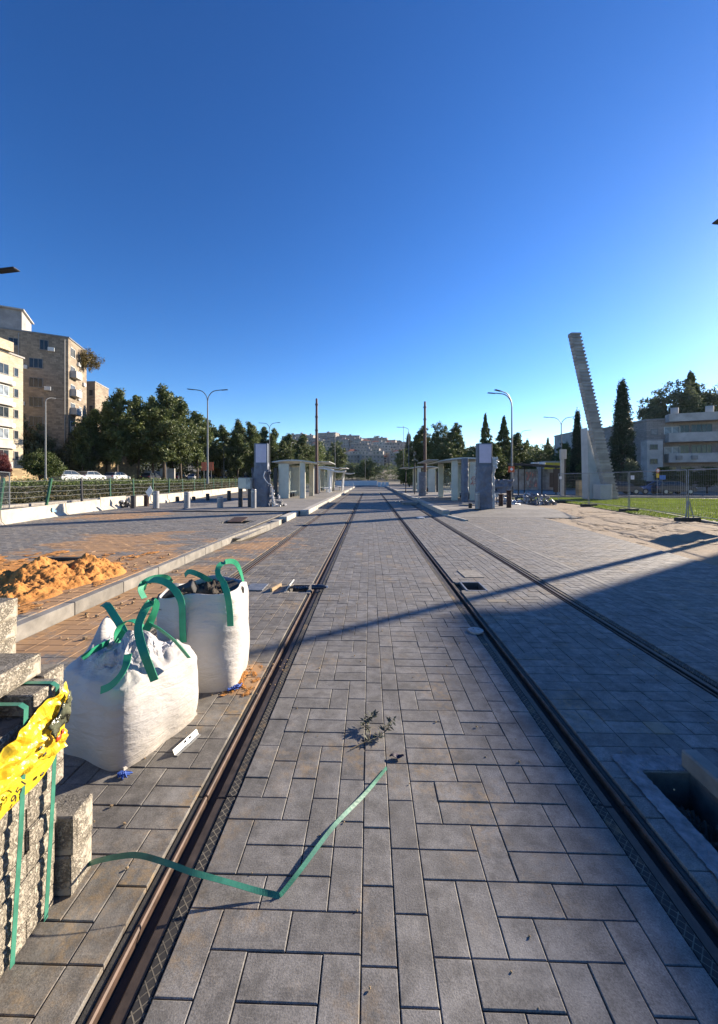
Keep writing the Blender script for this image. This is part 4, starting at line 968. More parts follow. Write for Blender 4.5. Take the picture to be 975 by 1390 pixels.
M['grass']=leaf_mat('lawn_grass',(.10,.15,.02),(.22,.28,.05),.4); M['turf']=simple('turf_soil',(.11,.14,.035),.95,.4,2.5,.5,30,.02)
tag(fast('lawn_grass',V,np.arange(len(V)).reshape(-1,3),M['grass']),'short green lawn in front of the staircase sculpture','grass',kind='stuff')
mb=MB(); mb.prism(lawnp,-.10,-.004); tag(mb.build('lawn',M['turf']),kind='structure')
# dirt strip and roads right
mb=MB(); D1=[(x_,y_) for x_,y_ in [(5.6,-3),(5.75,0),(7.05,16),(7.2,20),(7.9,22.5),(13.0,27.5),(13.6,24),(13.2,19.7),(12.4,15.0),(11.0,10.5),(9.5,-3)]]
mb.prism(D1,-.12,-.035); tag(mb.build('dirt_strip',M['dirt']),kind='structure')
spill('loose_earth',(6.4,12.4,8,22),-.036,-.05,31,'low ridges of pale sandy earth on the stripped strip by the right fence',.05,150,.6,'dirt')
M['slabpale']=simple('pale_slab_path',(.30,.27,.235),.9,.25,1.5,.3,30,.01)
sheet('left_service_road',-21.0,-12.9,-40,140,-.03,M['asphalt'])
mb=MB(); kerbrun(mb,(-21.0,-10),(-21.8,140),-.1,.12,.35,4); tag(mb.build('roadside_kerb',M['kerb']),kind='structure')
def strip_along(name,pts,w_,zoff,mat,kind='structure'):
    mb=MB(); P=[]
    for i,(x,y) in enumerate(pts): P.append([Vector((x,y,terrain(x,y)+zoff)),Vector((x+w_,y,terrain(x+w_,y)+zoff))])
    mb.grid(P); return tag(mb.build(name,mat),kind=kind)
strip_along('left_road',[(-45.5,y) for y in range(-20,260,10)],11.5,.06,M['asphalt'])
sheet('right_road',-30,90,36.5,44,-.06,M['asphalt'])
sheet('right_path',9.5,40,-3,60,-.104,M['slabpale'])
mb=MB(); kerbrun(mb,(W(12.4,33).x,36.1),(60,36.1),-.1,.08,.2,2.5); tag(mb.build('right_road_kerb',M['kerb']),kind='structure')
mb=MB(); kerbrun(mb,(11.2,9.5),(12.7,15.2),-.1,.04,.14,1,-1); kerbrun(mb,(12.7,15.2),(13.9,19.6),-.1,.04,.14,1,-1); kerbrun(mb,(13.9,19.6),(14.6,27),-.1,.04,.14,1,-1); tag(mb.build('dirt_edge_kerb',M['slabpale']),kind='structure')
# ================================================================= buildings
def stone(name,col,course=.28,wd=.55,var=.12,dark=.6):
    t=NT(name); N_=t.new('ShaderNodeNewGeometry').outputs['Normal']; x=t.xyz(); nx_=t.xyz(N_)
    u=t.math('ADD',x[0],t.math('MULTIPLY',x[1],1.0)); cv=t.new('ShaderNodeCombineXYZ'); t.link(u,cv.inputs[0]); t.link(x[2],cv.inputs[1])
    b=t.new('ShaderNodeTexBrick'); t.link(cv.outputs[0],b.inputs['Vector']); b.inputs['Scale'].default_value=1; b.inputs['Brick Width'].default_value=wd; b.inputs['Row Height'].default_value=course; b.inputs['Mortar Size'].default_value=.012
    b.inputs['Color1'].default_value=(*col,1); b.inputs['Color2'].default_value=(*[c_*(1-var*2) for c_ in col],1); b.inputs['Mortar'].default_value=(*[c_*dark for c_ in col],1)
    n=t.noise(.35,5,.65); n2=t.noise(6,4,.7); c=t.mix(1.0,b.outputs[0],t.ramp(n,[(.3,.78),(.7,1.08)]),'MULTIPLY'); c=t.mix(1.0,c,t.ramp(n2,[(.3,.82),(.7,1.1)]),'MULTIPLY')
    return t.done(c,.9,t.bump(n2,.5,.03))
M['stoneA']=stone('cream_limestone',(.52,.44,.32)); M['stoneB']=stone('rough_brown_limestone',(.36,.29,.215),.30,.7,.2); M['stoneC']=stone('grey_pink_limestone',(.36,.315,.28),.3,.6,.1)
M['stoneY']=stone('yellow_rubble_wall',(.48,.36,.20),.35,.6,.2); M['plaster']=simple('pale_plaster',(.46,.44,.41),.9,.2,.8,.2,20,.01); M['plasterg']=simple('grey_plaster',(.34,.325,.315),.9,.2,.8,.2,20,.01)
M['glass']=simple('dark_window_glass',(.03,.04,.05),.12,.3,1,.05); M['glassb']=simple('pale_curtained_glass',(.22,.26,.30),.2,.4,1.2,.05); M['wframe']=simple('white_window_frame',(.62,.62,.60),.6,.1); M['wframed']=simple('grey_window_frame',(.18,.18,.18),.6,.1)
M['roofmetal']=simple('grey_metal_roof',(.22,.22,.22),.5,.2,2,.1,20,.01,.3); M['tile']=simple('red_roof_tiles',(.30,.10,.06),.8,.25,3,.5,12,.03)
M['shutter']=simple('roller_shutter',(.30,.29,.27),.7,.15,2,.3,30,.01)
wproto={}
def window(parent,p,ang,w_,h_,style='a'):
    """p local centre on wall face, outward normal angle ang"""
    key=(round(w_,2),round(h_,2),style)
    if key not in wproto:
        fm=M['wframe'] if style in 'ac' else M['wframed']; gm={'a':M['glass'],'b':M['glass'],'c':M['glassb'],'d':M['shutter']}[style]
        f=MB(); t_=.07
        f.rng(0,.06,-w_/2,w_/2,h_/2-t_,h_/2); f.rng(0,.08,-w_/2-.05,w_/2+.05,-h_/2-.02,-h_/2+t_); f.rng(0,.06,-w_/2,-w_/2+t_,-h_/2+t_,h_/2-t_); f.rng(0,.06,w_/2-t_,w_/2,-h_/2+t_,h_/2-t_)
        if w_>1.0: 
            for q in range(1,int(w_/.8)+1): f.rng(0,.05,-w_/2+q*w_/(int(w_/.8)+1)-.03,-w_/2+q*w_/(int(w_/.8)+1)+.03,-h_/2+t_,h_/2-t_)
        g=MB(); g.rng(.003,.02,-w_/2+t_,w_/2-t_,-h_/2+t_,h_/2-t_)
        fo=f.build('window',fm,parent); go=g.build('pane',gm,fo); wproto[key]=(fo.data,go.data)
    else:
        fo=bpy.data.objects.new('window',wproto[key][0]); COL.objects.link(fo); fo.parent=parent; go=bpy.data.objects.new('pane',wproto[key][1]); COL.objects.link(go); go.parent=fo
    fo.location=p; fo.rotation_euler=(0,0,ang); return fo
def poly_building(name,label,pts,z0,z1,mat,cat='building',group=None,roofm=None,par=.5):
    o=Vector((sum(p.x for p in pts)/len(pts),sum(p.y for p in pts)/len(pts),0)); root=empty(name,(o.x,o.y,z0),0,label,cat,group)
    L=[(p.x-o.x,p.y-o.y) for p in pts]; mb=MB(); mb.prism(L,-1.5,z1-z0); mb.build('wall',mat,root)
    cx=sum(a for a,_ in L)/len(L); cy=sum(b for _,b in L)/len(L)
    mb=MB(); mb.prism([(cx+(a-cx)*1.02,cy+(b-cy)*1.02) for a,b in L],z1-z0+.003,z1-z0+.22); mb.build('roof',roofm or M['plasterg'],root)
    return root,L
def wins(root,a,b,zs,us,w_,h_,style='a'):
    """windows on wall a->b (local 2d), outward to the right of a->b"""
    A=Vector((*a,0));B=Vector((*b,0)); d=B-A; ang=math.atan2(-d.x,d.y)
    for z in zs:
        for u in us: window(root,tuple(A.lerp(B,u)+Vector((0,0,z))),ang,w_,h_,style)
def balcony(root,a,b,u0,u1,z,dep,mat,hh_=1.0):
    A=Vector((*a,0));B=Vector((*b,0)); d=(B-A); n_=Vector((d.y,-d.x,0)).normalized(); p=A.lerp(B,u0);q=A.lerp(B,u1)
    mb=MB(); mb.prism([(v.x,v.y) for v in (p,q,q+n_*dep,p+n_*dep)],z-.2,z); t_=.15
    mb.prism([(v.x,v.y) for v in (p+n_*(dep-t_),q+n_*(dep-t_),q+n_*(dep+.004),p+n_*(dep+.004))],z+.002,z+hh_)
    for e in (p,q):
        s_=(q-p).normalized()*(t_ if e is p else -t_); mb.prism([(v.x,v.y) for v in (e,e+s_,e+s_+n_*(dep-t_-.01),e+n_*(dep-t_-.01))],z+.002,z+hh_)
    return mb.build('balcony',mat,root)
# --- left dark stone block (B)
PB=[W(-46.6,62),W(-48.6,69),W(-62,66),W(-60,54.6)]
zt=H(459,62)
rB,LB=poly_building('apartment_block','tall brown stone apartment block at the far left with a sunlit side and rooftop rooms',PB,1.2,zt,M['stoneB'],roofm=M['roofmetal'])
a,b,c_,d_=LB
# outward-right ordering: front wall goes d_->a when camera looks at it
hz=zt-1.2
wins(rB,d_,a,[hz-1.6],(.80,),1.1,1.6,'b'); wins(rB,d_,a,[hz-1.7,],(.56,),1.2,1.1,'b'); wins(rB,d_,a,[hz-4.6,hz-7.6,hz-10.6,hz-13.6],(.735,),1.7,1.5,'b'); wins(rB,d_,a,[hz-4.6,hz-7.6],(.2,.4),1.2,1.1,'b')
for k in range(7): wins(rB,a,b,[hz-1.9-3*k],(.22,),1.7,1.5,'a'); wins(rB,a,b,[hz-1.9-3*k],(.62,),1.1,1.3,'c')
for k in range(1,7): balcony(rB,a,b,.08,.40,hz-3.1-3*k+.2,.9,M['plaster'],.9)
mb=MB(); A_=Vector((*d_,0)).lerp(Vector((*a,0)),.30); B_=Vector((*d_,0)).lerp(Vector((*a,0)),.62); nn=Vector((-(B_-A_).y,(B_-A_).x,0)).normalized()
mb.prism([(v.x,v.y) for v in (Vector((*d_,0))-nn*-.3,B_+nn*.3,B_+nn*6,Vector((*d_,0))+nn*6)],hz+.225,hz+3.3); rf=mb.build('rooftop_room',M['plasterg'],rB)
mb=MB(); mb.prism([(v.x,v.y) for v in (Vector((*d_,0)),B_+nn*.0+Vector((.3,.1,0)),B_+nn*6.4+Vector((.3,.1,0)),Vector((*d_,0))+nn*6.4)],hz+3.305,hz+3.5); mb.build('rooftop_slab',M['plaster'],rf)
q=Vector((*d_,0)).lerp(Vector((*a,0)),.22)+nn*.28; window(rf,(q.x,q.y,hz+1.9),math.atan2(-nn.y,-nn.x),1.6,.9,'b')
mb=MB(); R0=[Vector((*d_,hz+3.5))+nn*.3,Vector((*d_,hz+3.5)).lerp(Vector((*a,hz+3.5)),.38)+nn*.3]; up_=Vector((0,0,1.15))
for v in (R0[0],R0[0].lerp(R0[1],.5),R0[1]): mb.tube([v,v+up_],.035,5)
mb.tube([R0[0]+up_,R0[1]+up_],.035,5); mb.tube([R0[1]+up_,R0[1]+nn*3+up_*.6],.035,5); mb.tube([R0[0]+up_*.5,R0[1]+up_*.5],.025,5); mb.build('roof_railing',M['roofmetal'],rB)
mb=MB()
for k in range(2): p_=Vector((*d_,0)).lerp(Vector((*a,0)),.60+.37*k)-nn*.06; mb.tube([(p_.x,p_.y,.5),(p_.x,p_.y,hz-.3)],.07,6)
mb.build('drain_pipes',M['shutter'],rB)['kind']='stuff'
def ac(root,a,b,u,z,out=.16):
    A_=Vector((*a,0)).lerp(Vector((*b,0)),u); d__=(Vector((*b,0))-Vector((*a,0))).normalized(); n_=Vector((d__.y,-d__.x,0)); p=A_+n_*out
    mb=MB(); mb.box((p.x,p.y,z),(.85,.30,.6),math.atan2(d__.y,d__.x),ch=.02); q_=p+n_*.155; mb.cyl((q_.x,q_.y,z),(q_.x+n_.x*.01,q_.y+n_.y*.01,z),.22,.22,12); mb.build('air_conditioner',M['wframe'],root)
for u_,z_ in ((.64,hz-5.4),(.83,hz-8.4),(.62,hz-11),(.30,hz-5.2),(.86,hz-2.2)): ac(rB,d_,a,u_,z_)
for u_,z_ in ((.5,hz-3.2),(.8,hz-6.1),(.5,hz-9)): ac(rB,a,b,u_,z_)
# hanging creeper on the roof corner
cp=W(-47.3,67.5); C=clumps(120,(1.5,2.2,1.7),(cp.x+.2,cp.y,H(487,67)),rs,.2,1,4); C[:,2]-=0; V=leaves(C,40,(.18,.18,.25),.07,rs,1.6); tag(fast('roof_creeper',V,np.arange(len(V)).reshape(-1,3),M['vine']),'brown green creeper spilling over the roof corner of the tall block','creeper')
# --- left pale block (A)
PA=[W(-46.9,54),W(-60,56),W(-62,38),W(-47.2,38)]
zA=H(487,54)+.0
rA,LA=poly_building('apartment_block','sunlit cream stone apartment block cut by the left edge of the photo',PA,1.2,zA,M['stoneA']); a,b,c_,d_=LA
# east wall d_->a (far end a)
Ls=16.0
for k in range(6):
    z=zA-1.2-2.2-2.85*k; wins(rA,d_,a,[z],(1-1.1/Ls,),.7,1.2,'b'); wins(rA,d_,a,[z],(1-2.95/Ls,),1.5,1.4,'c' if k%2 else 'b')
    mb=MB(); A_=Vector((*d_,0)).lerp(Vector((*a,0)),1-4.2/Ls); B_=Vector((*d_,0)).lerp(Vector((*a,0)),1-2.0/Ls); mb.prism([(A_.x,A_.y),(B_.x,B_.y),(B_.x+.45,B_.y),(A_.x+.45,A_.y)],z-1.95,z-.9); mb.build('balcony',M['plaster'],rA)
mb=MB(); mb.prism([(LA[3][0]+.5,LA[3][1]),(LA[3][0]+.5,LA[0][1]-2.1),(LA[3][0]-6,LA[0][1]-2.1),(LA[3][0]-6,LA[3][1])],zA-1.2+.225,zA-1.2+1.5); mb.build('rooftop_room',M['stoneA'],rA)
for k in range(4): ac(rA,d_,a,1-1.9/Ls,zA-1.2-3.6-2.85*k-.3)
# --- others behind on the left
rC,LC=poly_building('apartment_block','narrow brown block showing just right of the tall stone block',[W(-50.5,74),W(-51.8,80),W(-60,80),W(-58,74)],1.2,H(519,74),M['stoneB'])
wins(rC,LC[3],LC[0],[H(519,74)-1.2-2-3*k for k in range(5)],(.7,.9),.8,1.2,'b')
rD,LD=poly_building('apartment_block','small white roofed house peeping between the tall block and the pines',[W(-61.5,86),W(-61,94),W(-72,92),W(-70,86)],1.2,H(548,86),M['stoneC'],roofm=M['plaster']); wins(rD,LD[3],LD[0],[H(548,86)-1.2-1.6,H(548,86)-1.2-4.6],(.5,.8),1.1,1.1,'b')
# stone walls behind the parked cars
def wall_seg(name,label,p,q,z0,z1,mat,th=.5,cat='wall'):
    v=q-p; a_=math.atan2(v.y,v.x); mb=MB(); mb.box((0,0,(z1-z0)/2),(v.length,th,z1-z0),ch=.03); o=mb.build(name,mat); o.location=((p.x+q.x)/2,(p.y+q.y)/2,z0); o.rotation_euler.z=a_; return tag(o,label,cat)
wall_seg('stone_wall','low sunlit rubble wall in front of the cream block at far left',W(-47,38),W(-43.6,54),1.0,3.0,M['stoneY'])
wall_seg('stone_wall','sunlit yellow wall showing between the trunks behind the white cars',W(-48.2,66),W(-46.8,82),1.0,6.2,M['stoneY'])
wall_seg('stone_wall','low pale wall behind the dark parked cars',W(-46.5,84),W(-44.5,130),1.0,3.4,M['plaster'])
wall_seg('garden_wall','cream utility wall standing at the end of the white cars',W(-37.2,72.5),W(-34.7,72.9),1.2,3.6,M['plaster'])
# --- right apartment building
DR=60.0; zz=lambda y:H(y,DR); xx=lambda x:(x-487.5)/FPX*DR
pr=[W(xx(878),DR),W(xx(1010),DR-6),W(xx(1010)+2,DR+12),W(xx(876),DR+13)]
rR,LR=poly_building('apartment_building','three storey grey stone apartment building with long balconies at the right edge',pr,0,zz(571),M['stoneC']); a,b,c_,d_=LR; Lb=math.hypot(b[0]-a[0],b[1]-a[1])
uu=lambda px:( (px-878)/(1010-878.) )
zf=[zz(571)-.4-3.05*k for k in range(4)]
for k in range(3):
    zc=zf[k]-1.25
    if k<2: wins(rR,a,b,[zc],(uu(900),uu(908)),1.0,1.1,'c'); wins(rR,a,b,[zc],(uu(916),uu(928),uu(938)),1.3,1.5,'b')
    else: wins(rR,a,b,[zc],(uu(903),uu(918)),1.4,1.2,'b')
    wins(rR,a,b,[zc],(uu(966),uu(983)),1.5,1.3,'b')
for k in range(2): balcony(rR,a,b,uu(897),uu(951),zf[k]-2.95,1.6,M['plaster'],1.15)
balcony(rR,a,b,uu(952),uu(985),zf[1]-2.95+.6,1.3,M['plaster'],1.6)
balcony(rR,a,b,uu(897),uu(951),zf[0]+.1,1.6,M['plaster'],.95)
for k,px in enumerate((902,917)):
    A_=Vector((*a,0)).lerp(Vector((*b,0)),uu(px)); mb=MB(); mb.box((A_.x,A_.y-1.72,zf[1]-2.95+.5),(.8,.28,.6)); mb.cyl((A_.x,A_.y-1.87,zf[1]-2.45),(A_.x,A_.y-1.90,zf[1]-2.45),.22,.22,14); mb.build('air_conditioner',M['shutter'],rR)
for px in (917,952):
    A_=Vector((*a,0)).lerp(Vector((*b,0)),uu(px)); mb=MB(); mb.cyl((A_.x,A_.y+2,zz(571)+.2),(A_.x,A_.y+2,zz(571)+2.0),.5,.5,14); mb.build('water_tank',M['plaster'],rR,True)
wins(rR,Vector(a).lerp(Vector(b),.0)[:2] if False else a,b,[zf[0]-1.4],(uu(886),),.9,.9,'d')
rS,LS=poly_building('stair_annex','lower two storey annex with small windows at the left of the right building',[W(xx(868),DR-1.6),W(xx(887),DR-1.9),W(xx(887),DR-.6),W(xx(868),DR-.3)],0,zz(600),M['plaster']); wins(rS,LS[0],LS[1],[zz(608),zz(627)],(.42,),1.1,.8,'b')
rT,LT=poly_building('apartment_building','grey block partly hidden behind the broad cypress',[W(xx(846)*1.2,DR*1.2),W(xx(874)*1.2,DR*1.2-1),W(xx(874)*1.2,DR*1.2+9),W(xx(846)*1.2,DR*1.2+9)],0,H(577,DR*1.2),M['plasterg'])
wins(rT,LT[0],LT[1],[H(577,72)-1.8-3*k for k in range(3)],(.3,.7),1.2,1.2,'a')
rU,LU=poly_building('apartment_building','grey terraced block standing behind the staircase sculpture',[W(47.5,84),W(61,82),W(61,94),W(47.5,94)],0,H(586,84),M['plaster']); wins(rU,LU[0],LU[1],[H(583,84)-1.6-3*k for k in range(3)],(.12,.3,.55,.75,.9),1.6,1.3,'b')
for k in range(3): balcony(rU,LU[0],LU[1],.4,.85,H(583,84)-3-3*k,1.2,M['plaster'],1)
# --- building outside the frame whose shadow covers the right track
s0=W(27.0,20.9); hS=(30.9+.0)*math.tan(EL)-.22
rX,LX=poly_building('apartment_building','pale block standing right of the photo, casting the broad shade over the right track',[s0,s0+Vector((13,1,0)),s0+Vector((13.5,-46,0)),s0+Vector((-.9,-46,0))],0,hS,M['stoneA'])
wins(rX,LX[3],LX[0],[hS-2-3*k for k in range(3)],[.1+.1*k for k in range(9)],1.4,1.3,'b')
# --- far hillside houses
hp=[]
def house_proto(w_,dp,h_,m,roofm,seed):
    rg=random.Random(seed); mb=MB(); mb.mi=0; mb.rng(-w_/2,w_/2,-dp/2,dp/2,-6,h_); mb.mi=2
    if roofm is M['tile']:
        mb.add([(-w_/2-.3,-dp/2-.3,h_+.01),(w_/2+.3,-dp/2-.3,h_+.01),(w_/2+.3,dp/2+.3,h_+.01),(-w_/2-.3,dp/2+.3,h_+.01),(-w_/4,0,h_+2.2),(w_/4,0,h_+2.2)],[(0,1,5,4),(2,3,4,5),(1,2,5),(3,0,4),(3,2,1,0)])
    else: mb.rng(-w_/2-.2,w_/2+.2,-dp/2-.2,dp/2+.2,h_+.01,h_+.5); mb.rng(-1.5,1.5,-1,1,h_+.5,h_+2.6)
    mb.mi=1
    for k in range(int(h_/3)):
        n_=int(w_/3.2)
        for i in range(n_):
            x=-w_/2+(i+.5)*w_/n_; ww=rg.choice((.5,.65,1.0)); mb.rng(x-ww,x+ww,-dp/2-.05,-dp/2+.05,1.0+3*k,2.3+3*k)
            if rg.random()<.4: mb.mi=0; mb.rng(x-1.4,x+1.4,-dp/2-1.2,-dp/2-.06,.1+3*k,1.0+3*k); mb.mi=1
    o=mb.build('hillside_house',[m,M['glass'],roofm]); return o
M['hs1']=simple('hillside_stone',(.36,.32,.285),.9,.2,.15,.1,5,.01); M['hs2']=simple('hillside_stone_grey',(.26,.245,.235),.9,.2,.15,.1,5,.01); M['hs3']=simple('hillside_stone_pale',(.5,.46,.42),.9,.2,.15,.1,5,.01)
HP=[house_proto(15,11,9,M['hs1'],M['plasterg'],1),house_proto(20,12,12,M['hs2'],M['hs1'],2),house_proto(11,10,9,M['hs3'],M['tile'],3),house_proto(26,12,12,M['hs1'],M['hs2'],4),house_proto(14,11,12,M['hs3'],M['plasterg'],5)]
for o in HP: tag(o,'stone apartment house among the terraces of the far hillside','house','stone houses on the far hillside')
rg=random.Random(5); cnt=0; first=list(HP)
for row,d in enumerate(range(330,720,30)):
    px=395+rg.uniform(0,6)
    while px<572:
        if rg.random()<.80:
            x,y=W((px-487.5)/FPX*d,d).xy; pr_=rg.choice(HP)
            if pr_ in first: o=pr_; first.remove(pr_)
            else: o=pr_.copy(); COL.objects.link(o)
            o.location=(x,y+rg.uniform(-5,5),terrain(x,y)+.5); o.rotation_euler.z=rg.uniform(-.35,.35); s_=rg.uniform(.85,1.15); o.scale=(s_,s_,rg.uniform(.85,1.15)); cnt+=1
        px+=rg.uniform(17,27)*360/d
for o in first: bpy.data.objects.remove(o)
print('houses',cnt)
for k in range(44):
    d=rg.uniform(230,700); px=rg.uniform(385,600); x,y=W((px-487.5)/FPX*d,d).xy; o=copy_tree(RP[k%2]); o.location=(x,y,terrain(x,y)-.5); s_=rg.uniform(.5,.95); o.scale=(s_*1.3,s_*1.3,s_); o.rotation_euler.z=rg.uniform(0,6); tag(o,'dark tree among the houses of the far hillside','tree','trees on the far hillside')
for (px,pt,d,pr_,ws,lb) in ((512,591,640,RP[0],2.0,'lone dark tree crowning the skyline of the hillside'),(530,598,650,RP[1],2.0,'small tree on the hillside skyline'),(541,597,650,RP[0],2.2,'wide tree group on the hillside skyline'),(555,590,240,CY[1],1.4,'dark cypress beside the slender lamp poles near the track end'),(458,597,170,RP[0],.9,'dark tree behind the left shelters, against the hillside'),(447,612,150,RP[1],1,'lower dark tree right of the left mast'),(500,622,230,BT[0],1.3,'small bush at the end of the tracks'),(548,608,210,RP[1],1.2,'dark tree at the end of the right platform'),(432,600,160,PN[1],1.3,'pine behind the left mast'),(478,628,260,RP[0],2,'dark low trees at the end of the tracks')):
    plant(pr_,px,pt,d,terrain(*W((px-487.5)/FPX*d,d).xy),lb,'',None,ws)
# ================================================================= tram platforms
M['plat']=stone('platform_slabs',(.25,.235,.21),.40,.60,.08,.7)
t=NT('platform_paving'); b=t.new('ShaderNodeTexBrick'); t.link(t.c.outputs['Object'],b.inputs['Vector']); b.inputs['Scale'].default_value=1; b.inputs['Brick Width'].default_value=.6; b.inputs['Row Height'].default_value=.3; b.inputs['Mortar Size'].default_value=.006
b.inputs['Color1'].default_value=(.25,.235,.21,1); b.inputs['Color2'].default_value=(.19,.18,.165,1); b.inputs['Mortar'].default_value=(.08,.075,.07,1); n=t.noise(1.2,5,.65); n2=t.noise(8,5,.7)
c=t.mix(1.0,b.outputs[0],t.ramp(n,[(.3,.75),(.7,1.12)]),'MULTIPLY'); c=t.mix(t.ramp(n2,[(.5,0),(.75,.35)]),c,(.30,.24,.17)); M['platpave']=t.done(c,.85,t.bump(n2,.3,.01))
M['edge']=simple('pale_platform_edge',(.46,.43,.37),.8,.2,3,.3,60,.004,isl=.12)
def platform(name,x0,x1,y0,y1,z,side):
    mb=MB(); mb.rng(min(x0,x1),max(x0,x1),y0,y1,-.1,z-.004); o=tag(mb.build(name,M['platpave']),kind='structure'); return o
platform('left_platform',-3.37,-9.2,17.4,78,.205,1); platform('right_platform',3.42,8.6,18.6,78,.205,1)
platform('right_platform_far_pavement',8.62,12.5,30,78,.02,1)
mb=MB(); kerbrun(mb,(-3.05,17.4),(-3.05,78),-.08,.21,.32,1.0,1); kerbrun(mb,(-3.43,14.9),(-3.43,17.4),-.06,.185,.3,1.2,1); kerbrun(mb,(-3.43,13.6),(-3.43,14.0),-.06,.17,.3,1.2,1); kerbrun(mb,(3.08,78),(3.08,17.6),-.08,.21,.32,1.0,1)
tag(mb.build('platform_edge',M['edge']),kind='structure')
# ramp from pavement to the right platform
mb=MB(); mb.add([(3.4,16.6,.004),(8.6,16.6,.004),(8.6,18.6,.2),(3.4,18.6,.2),(3.4,16.6,-.1),(8.6,16.6,-.1),(8.6,18.6,-.1),(3.4,18.6,-.1)],[(0,1,2,3),(0,4,5,1),(1,5,6,2),(3,7,4,0),(2,6,7,3)]); tag(mb.build('right_ramp',M['platpave']),kind='structure')
mb=MB(); kerbrun(mb,(3.08,17.6),(3.5,15.2),-.08,.06,.15,.8,1); tag(mb.build('right_ramp_kerb',M['edge']),kind='structure')
# ================================================================= shelters
M['roofpale']=simple('pale_shelter_roof',(.55,.56,.54),.6,.15,2,.1,20,.01); M['panel']=simple('cream_shelter_panel',(.62,.60,.50),.6,.12,2,.1,20,.01); M['panelg']=simple('grey_shelter_panel',(.33,.33,.31),.6,.12,2,.1,20,.01); M['darkm']=simple('dark_painted_metal',(.035,.035,.04),.5,.2,5,.1,30,.002,.2)
t=NT('clear_glass'); t.b.inputs['Base Color'].default_value=(.75,.82,.82,1); t.b.inputs['Roughness'].default_value=.08; t.b.inputs['Transmission Weight'].default_value=.9; t.b.inputs['IOR'].default_value=1.1; M['clear']=t.m
def shelter(sx,cx,y0,z0,L=7.5,label='',full=True):
    """sx=-1 left platform (opens to +x)"""
    r=empty('tram_shelter',(cx,y0,z0),0,label,'tram shelter','shelters on the tram platforms')
    if sx>0: r.rotation_euler.z=0
    f=-sx      # direction towards the tracks
    # roof: thin wing, gently arched, thicker near the back
    P=[];n=14
    mb=MB(); prof_=[]
    for i in range(n+1):
        u=i/n; x=-1.45+3.3*u; z=2.62+.26*math.sin(PI*min(1,u*.8+.12))-.04*u; prof_.append((f*x,z+.0))
    lo=[(x,z-.10+.06*abs(i/n-.5)) for i,(x,z) in enumerate(prof_)]
    poly=[Vector((x,-.4,z)) for x,z in prof_]+[Vector((x,-.4,z)) for x,z in lo[::-1]]
    mb.extr(poly,(0,L+.8,0)); rf=mb.build('roof',M['roofpale'],r)
    mb=MB(); x1=prof_[-1][0]; mb.rng(min(x1,x1+f*.7),max(x1,x1+f*.9),-.2,L+.6,2.70,2.735); mb.build('roof_wing',M['roofpale'],rf)
    # back wall panels and end walls
    for k in range(4):
        ya=k*L/4+.05; yb=(k+1)*L/4-.05; mb=MB(); mb.rng(f*-1.0-.04,f*-1.0+.04,ya,yb,.25 if k else .0,2.55,ch=.01); mb.build('back_panel',M['panelg' if k%2 else 'panel'],r)
    for y in (0.0,L):
        mb=MB(); mb.rng(min(f*-1.04,f*-.25),max(f*-1.04,f*-.25),y-.08,y+.08,0,2.58,ch=.015); mb.build('end_wall',M['panel'],r)
        mb=MB(); mb.rng(min(f*.55,f*.95),max(f*.55,f*.95),y-.10,y+.10,0,2.68,ch=.02); pl=mb.build('pillar',M['panel'],r)
        mb=MB(); mb.rng(min(f*-.22,f*.5),max(f*-.22,f*.5),y-.012,y+.012,.35,2.3); mb.build('side_glass',M['clear'],r)
    for y in (): mb=MB(); mb.rng(min(f*.6,f*.8),max(f*.6,f*.8),y-.08,y+.08,0,2.68,ch=.02); mb.build('pillar',M['panel'],r)
    mb=MB(); mb.rng(min(f*-.85,f*-.35),max(f*-.85,f*-.35),1.0,L-1.0,.40,.47,ch=.01); bn=mb.build('bench',M['panelg'],r)
    for y in (1.3,L/2,L-1.3): mb=MB(); mb.rng(min(f*-.75,f*-.45),max(f*-.75,f*-.45),y-.05,y+.05,.0,.398); mb.build('bench_leg',M['darkm'],bn)
    mb=MB(); mb.rng(min(f*-1.35,f*-1.10),max(f*-1.35,f*-1.10),-.3,-.05,0,2.25,ch=.01); mb.build('service_post',M['darkm'],r)
    return r
zP=.205
s1=shelter(-1,-5.95,28.6,zP,4.4,'nearest shelter on the left platform, cream walls lit by the sun under a grey roof')
s2=shelter(1,6.2,26.0,zP,5.0,'nearest shelter on the right platform with a red scrawl on its grey side')
s3=shelter(-1,-5.6,44,zP,4.4,'farther left shelter showing white wing roofs behind the left mast')
s4=shelter(1,6.0,43,zP,4.4,'farther right shelter, small behind the right mast')
# red scrawl on the right shelter
M['redpaint']=simple('red_spray_paint',(.55,.06,.05),.6,.2)
mb=MB()
for pts in ([(0,1.05),(.14,1.3),(.04,1.45),(.24,1.5)],[(.22,1.0),(.12,1.2),(.34,1.28),(.30,1.5)],[(.05,1.1),(.4,1.18),(.38,1.42),(.18,1.36)],[(.1,1.55),(.3,1.6)]):
    mb.tube(bez([(.28+a,-.092,b) for a,b in pts],5),.014,5)
mb.build('spray_scrawl',M['redpaint'],s2)
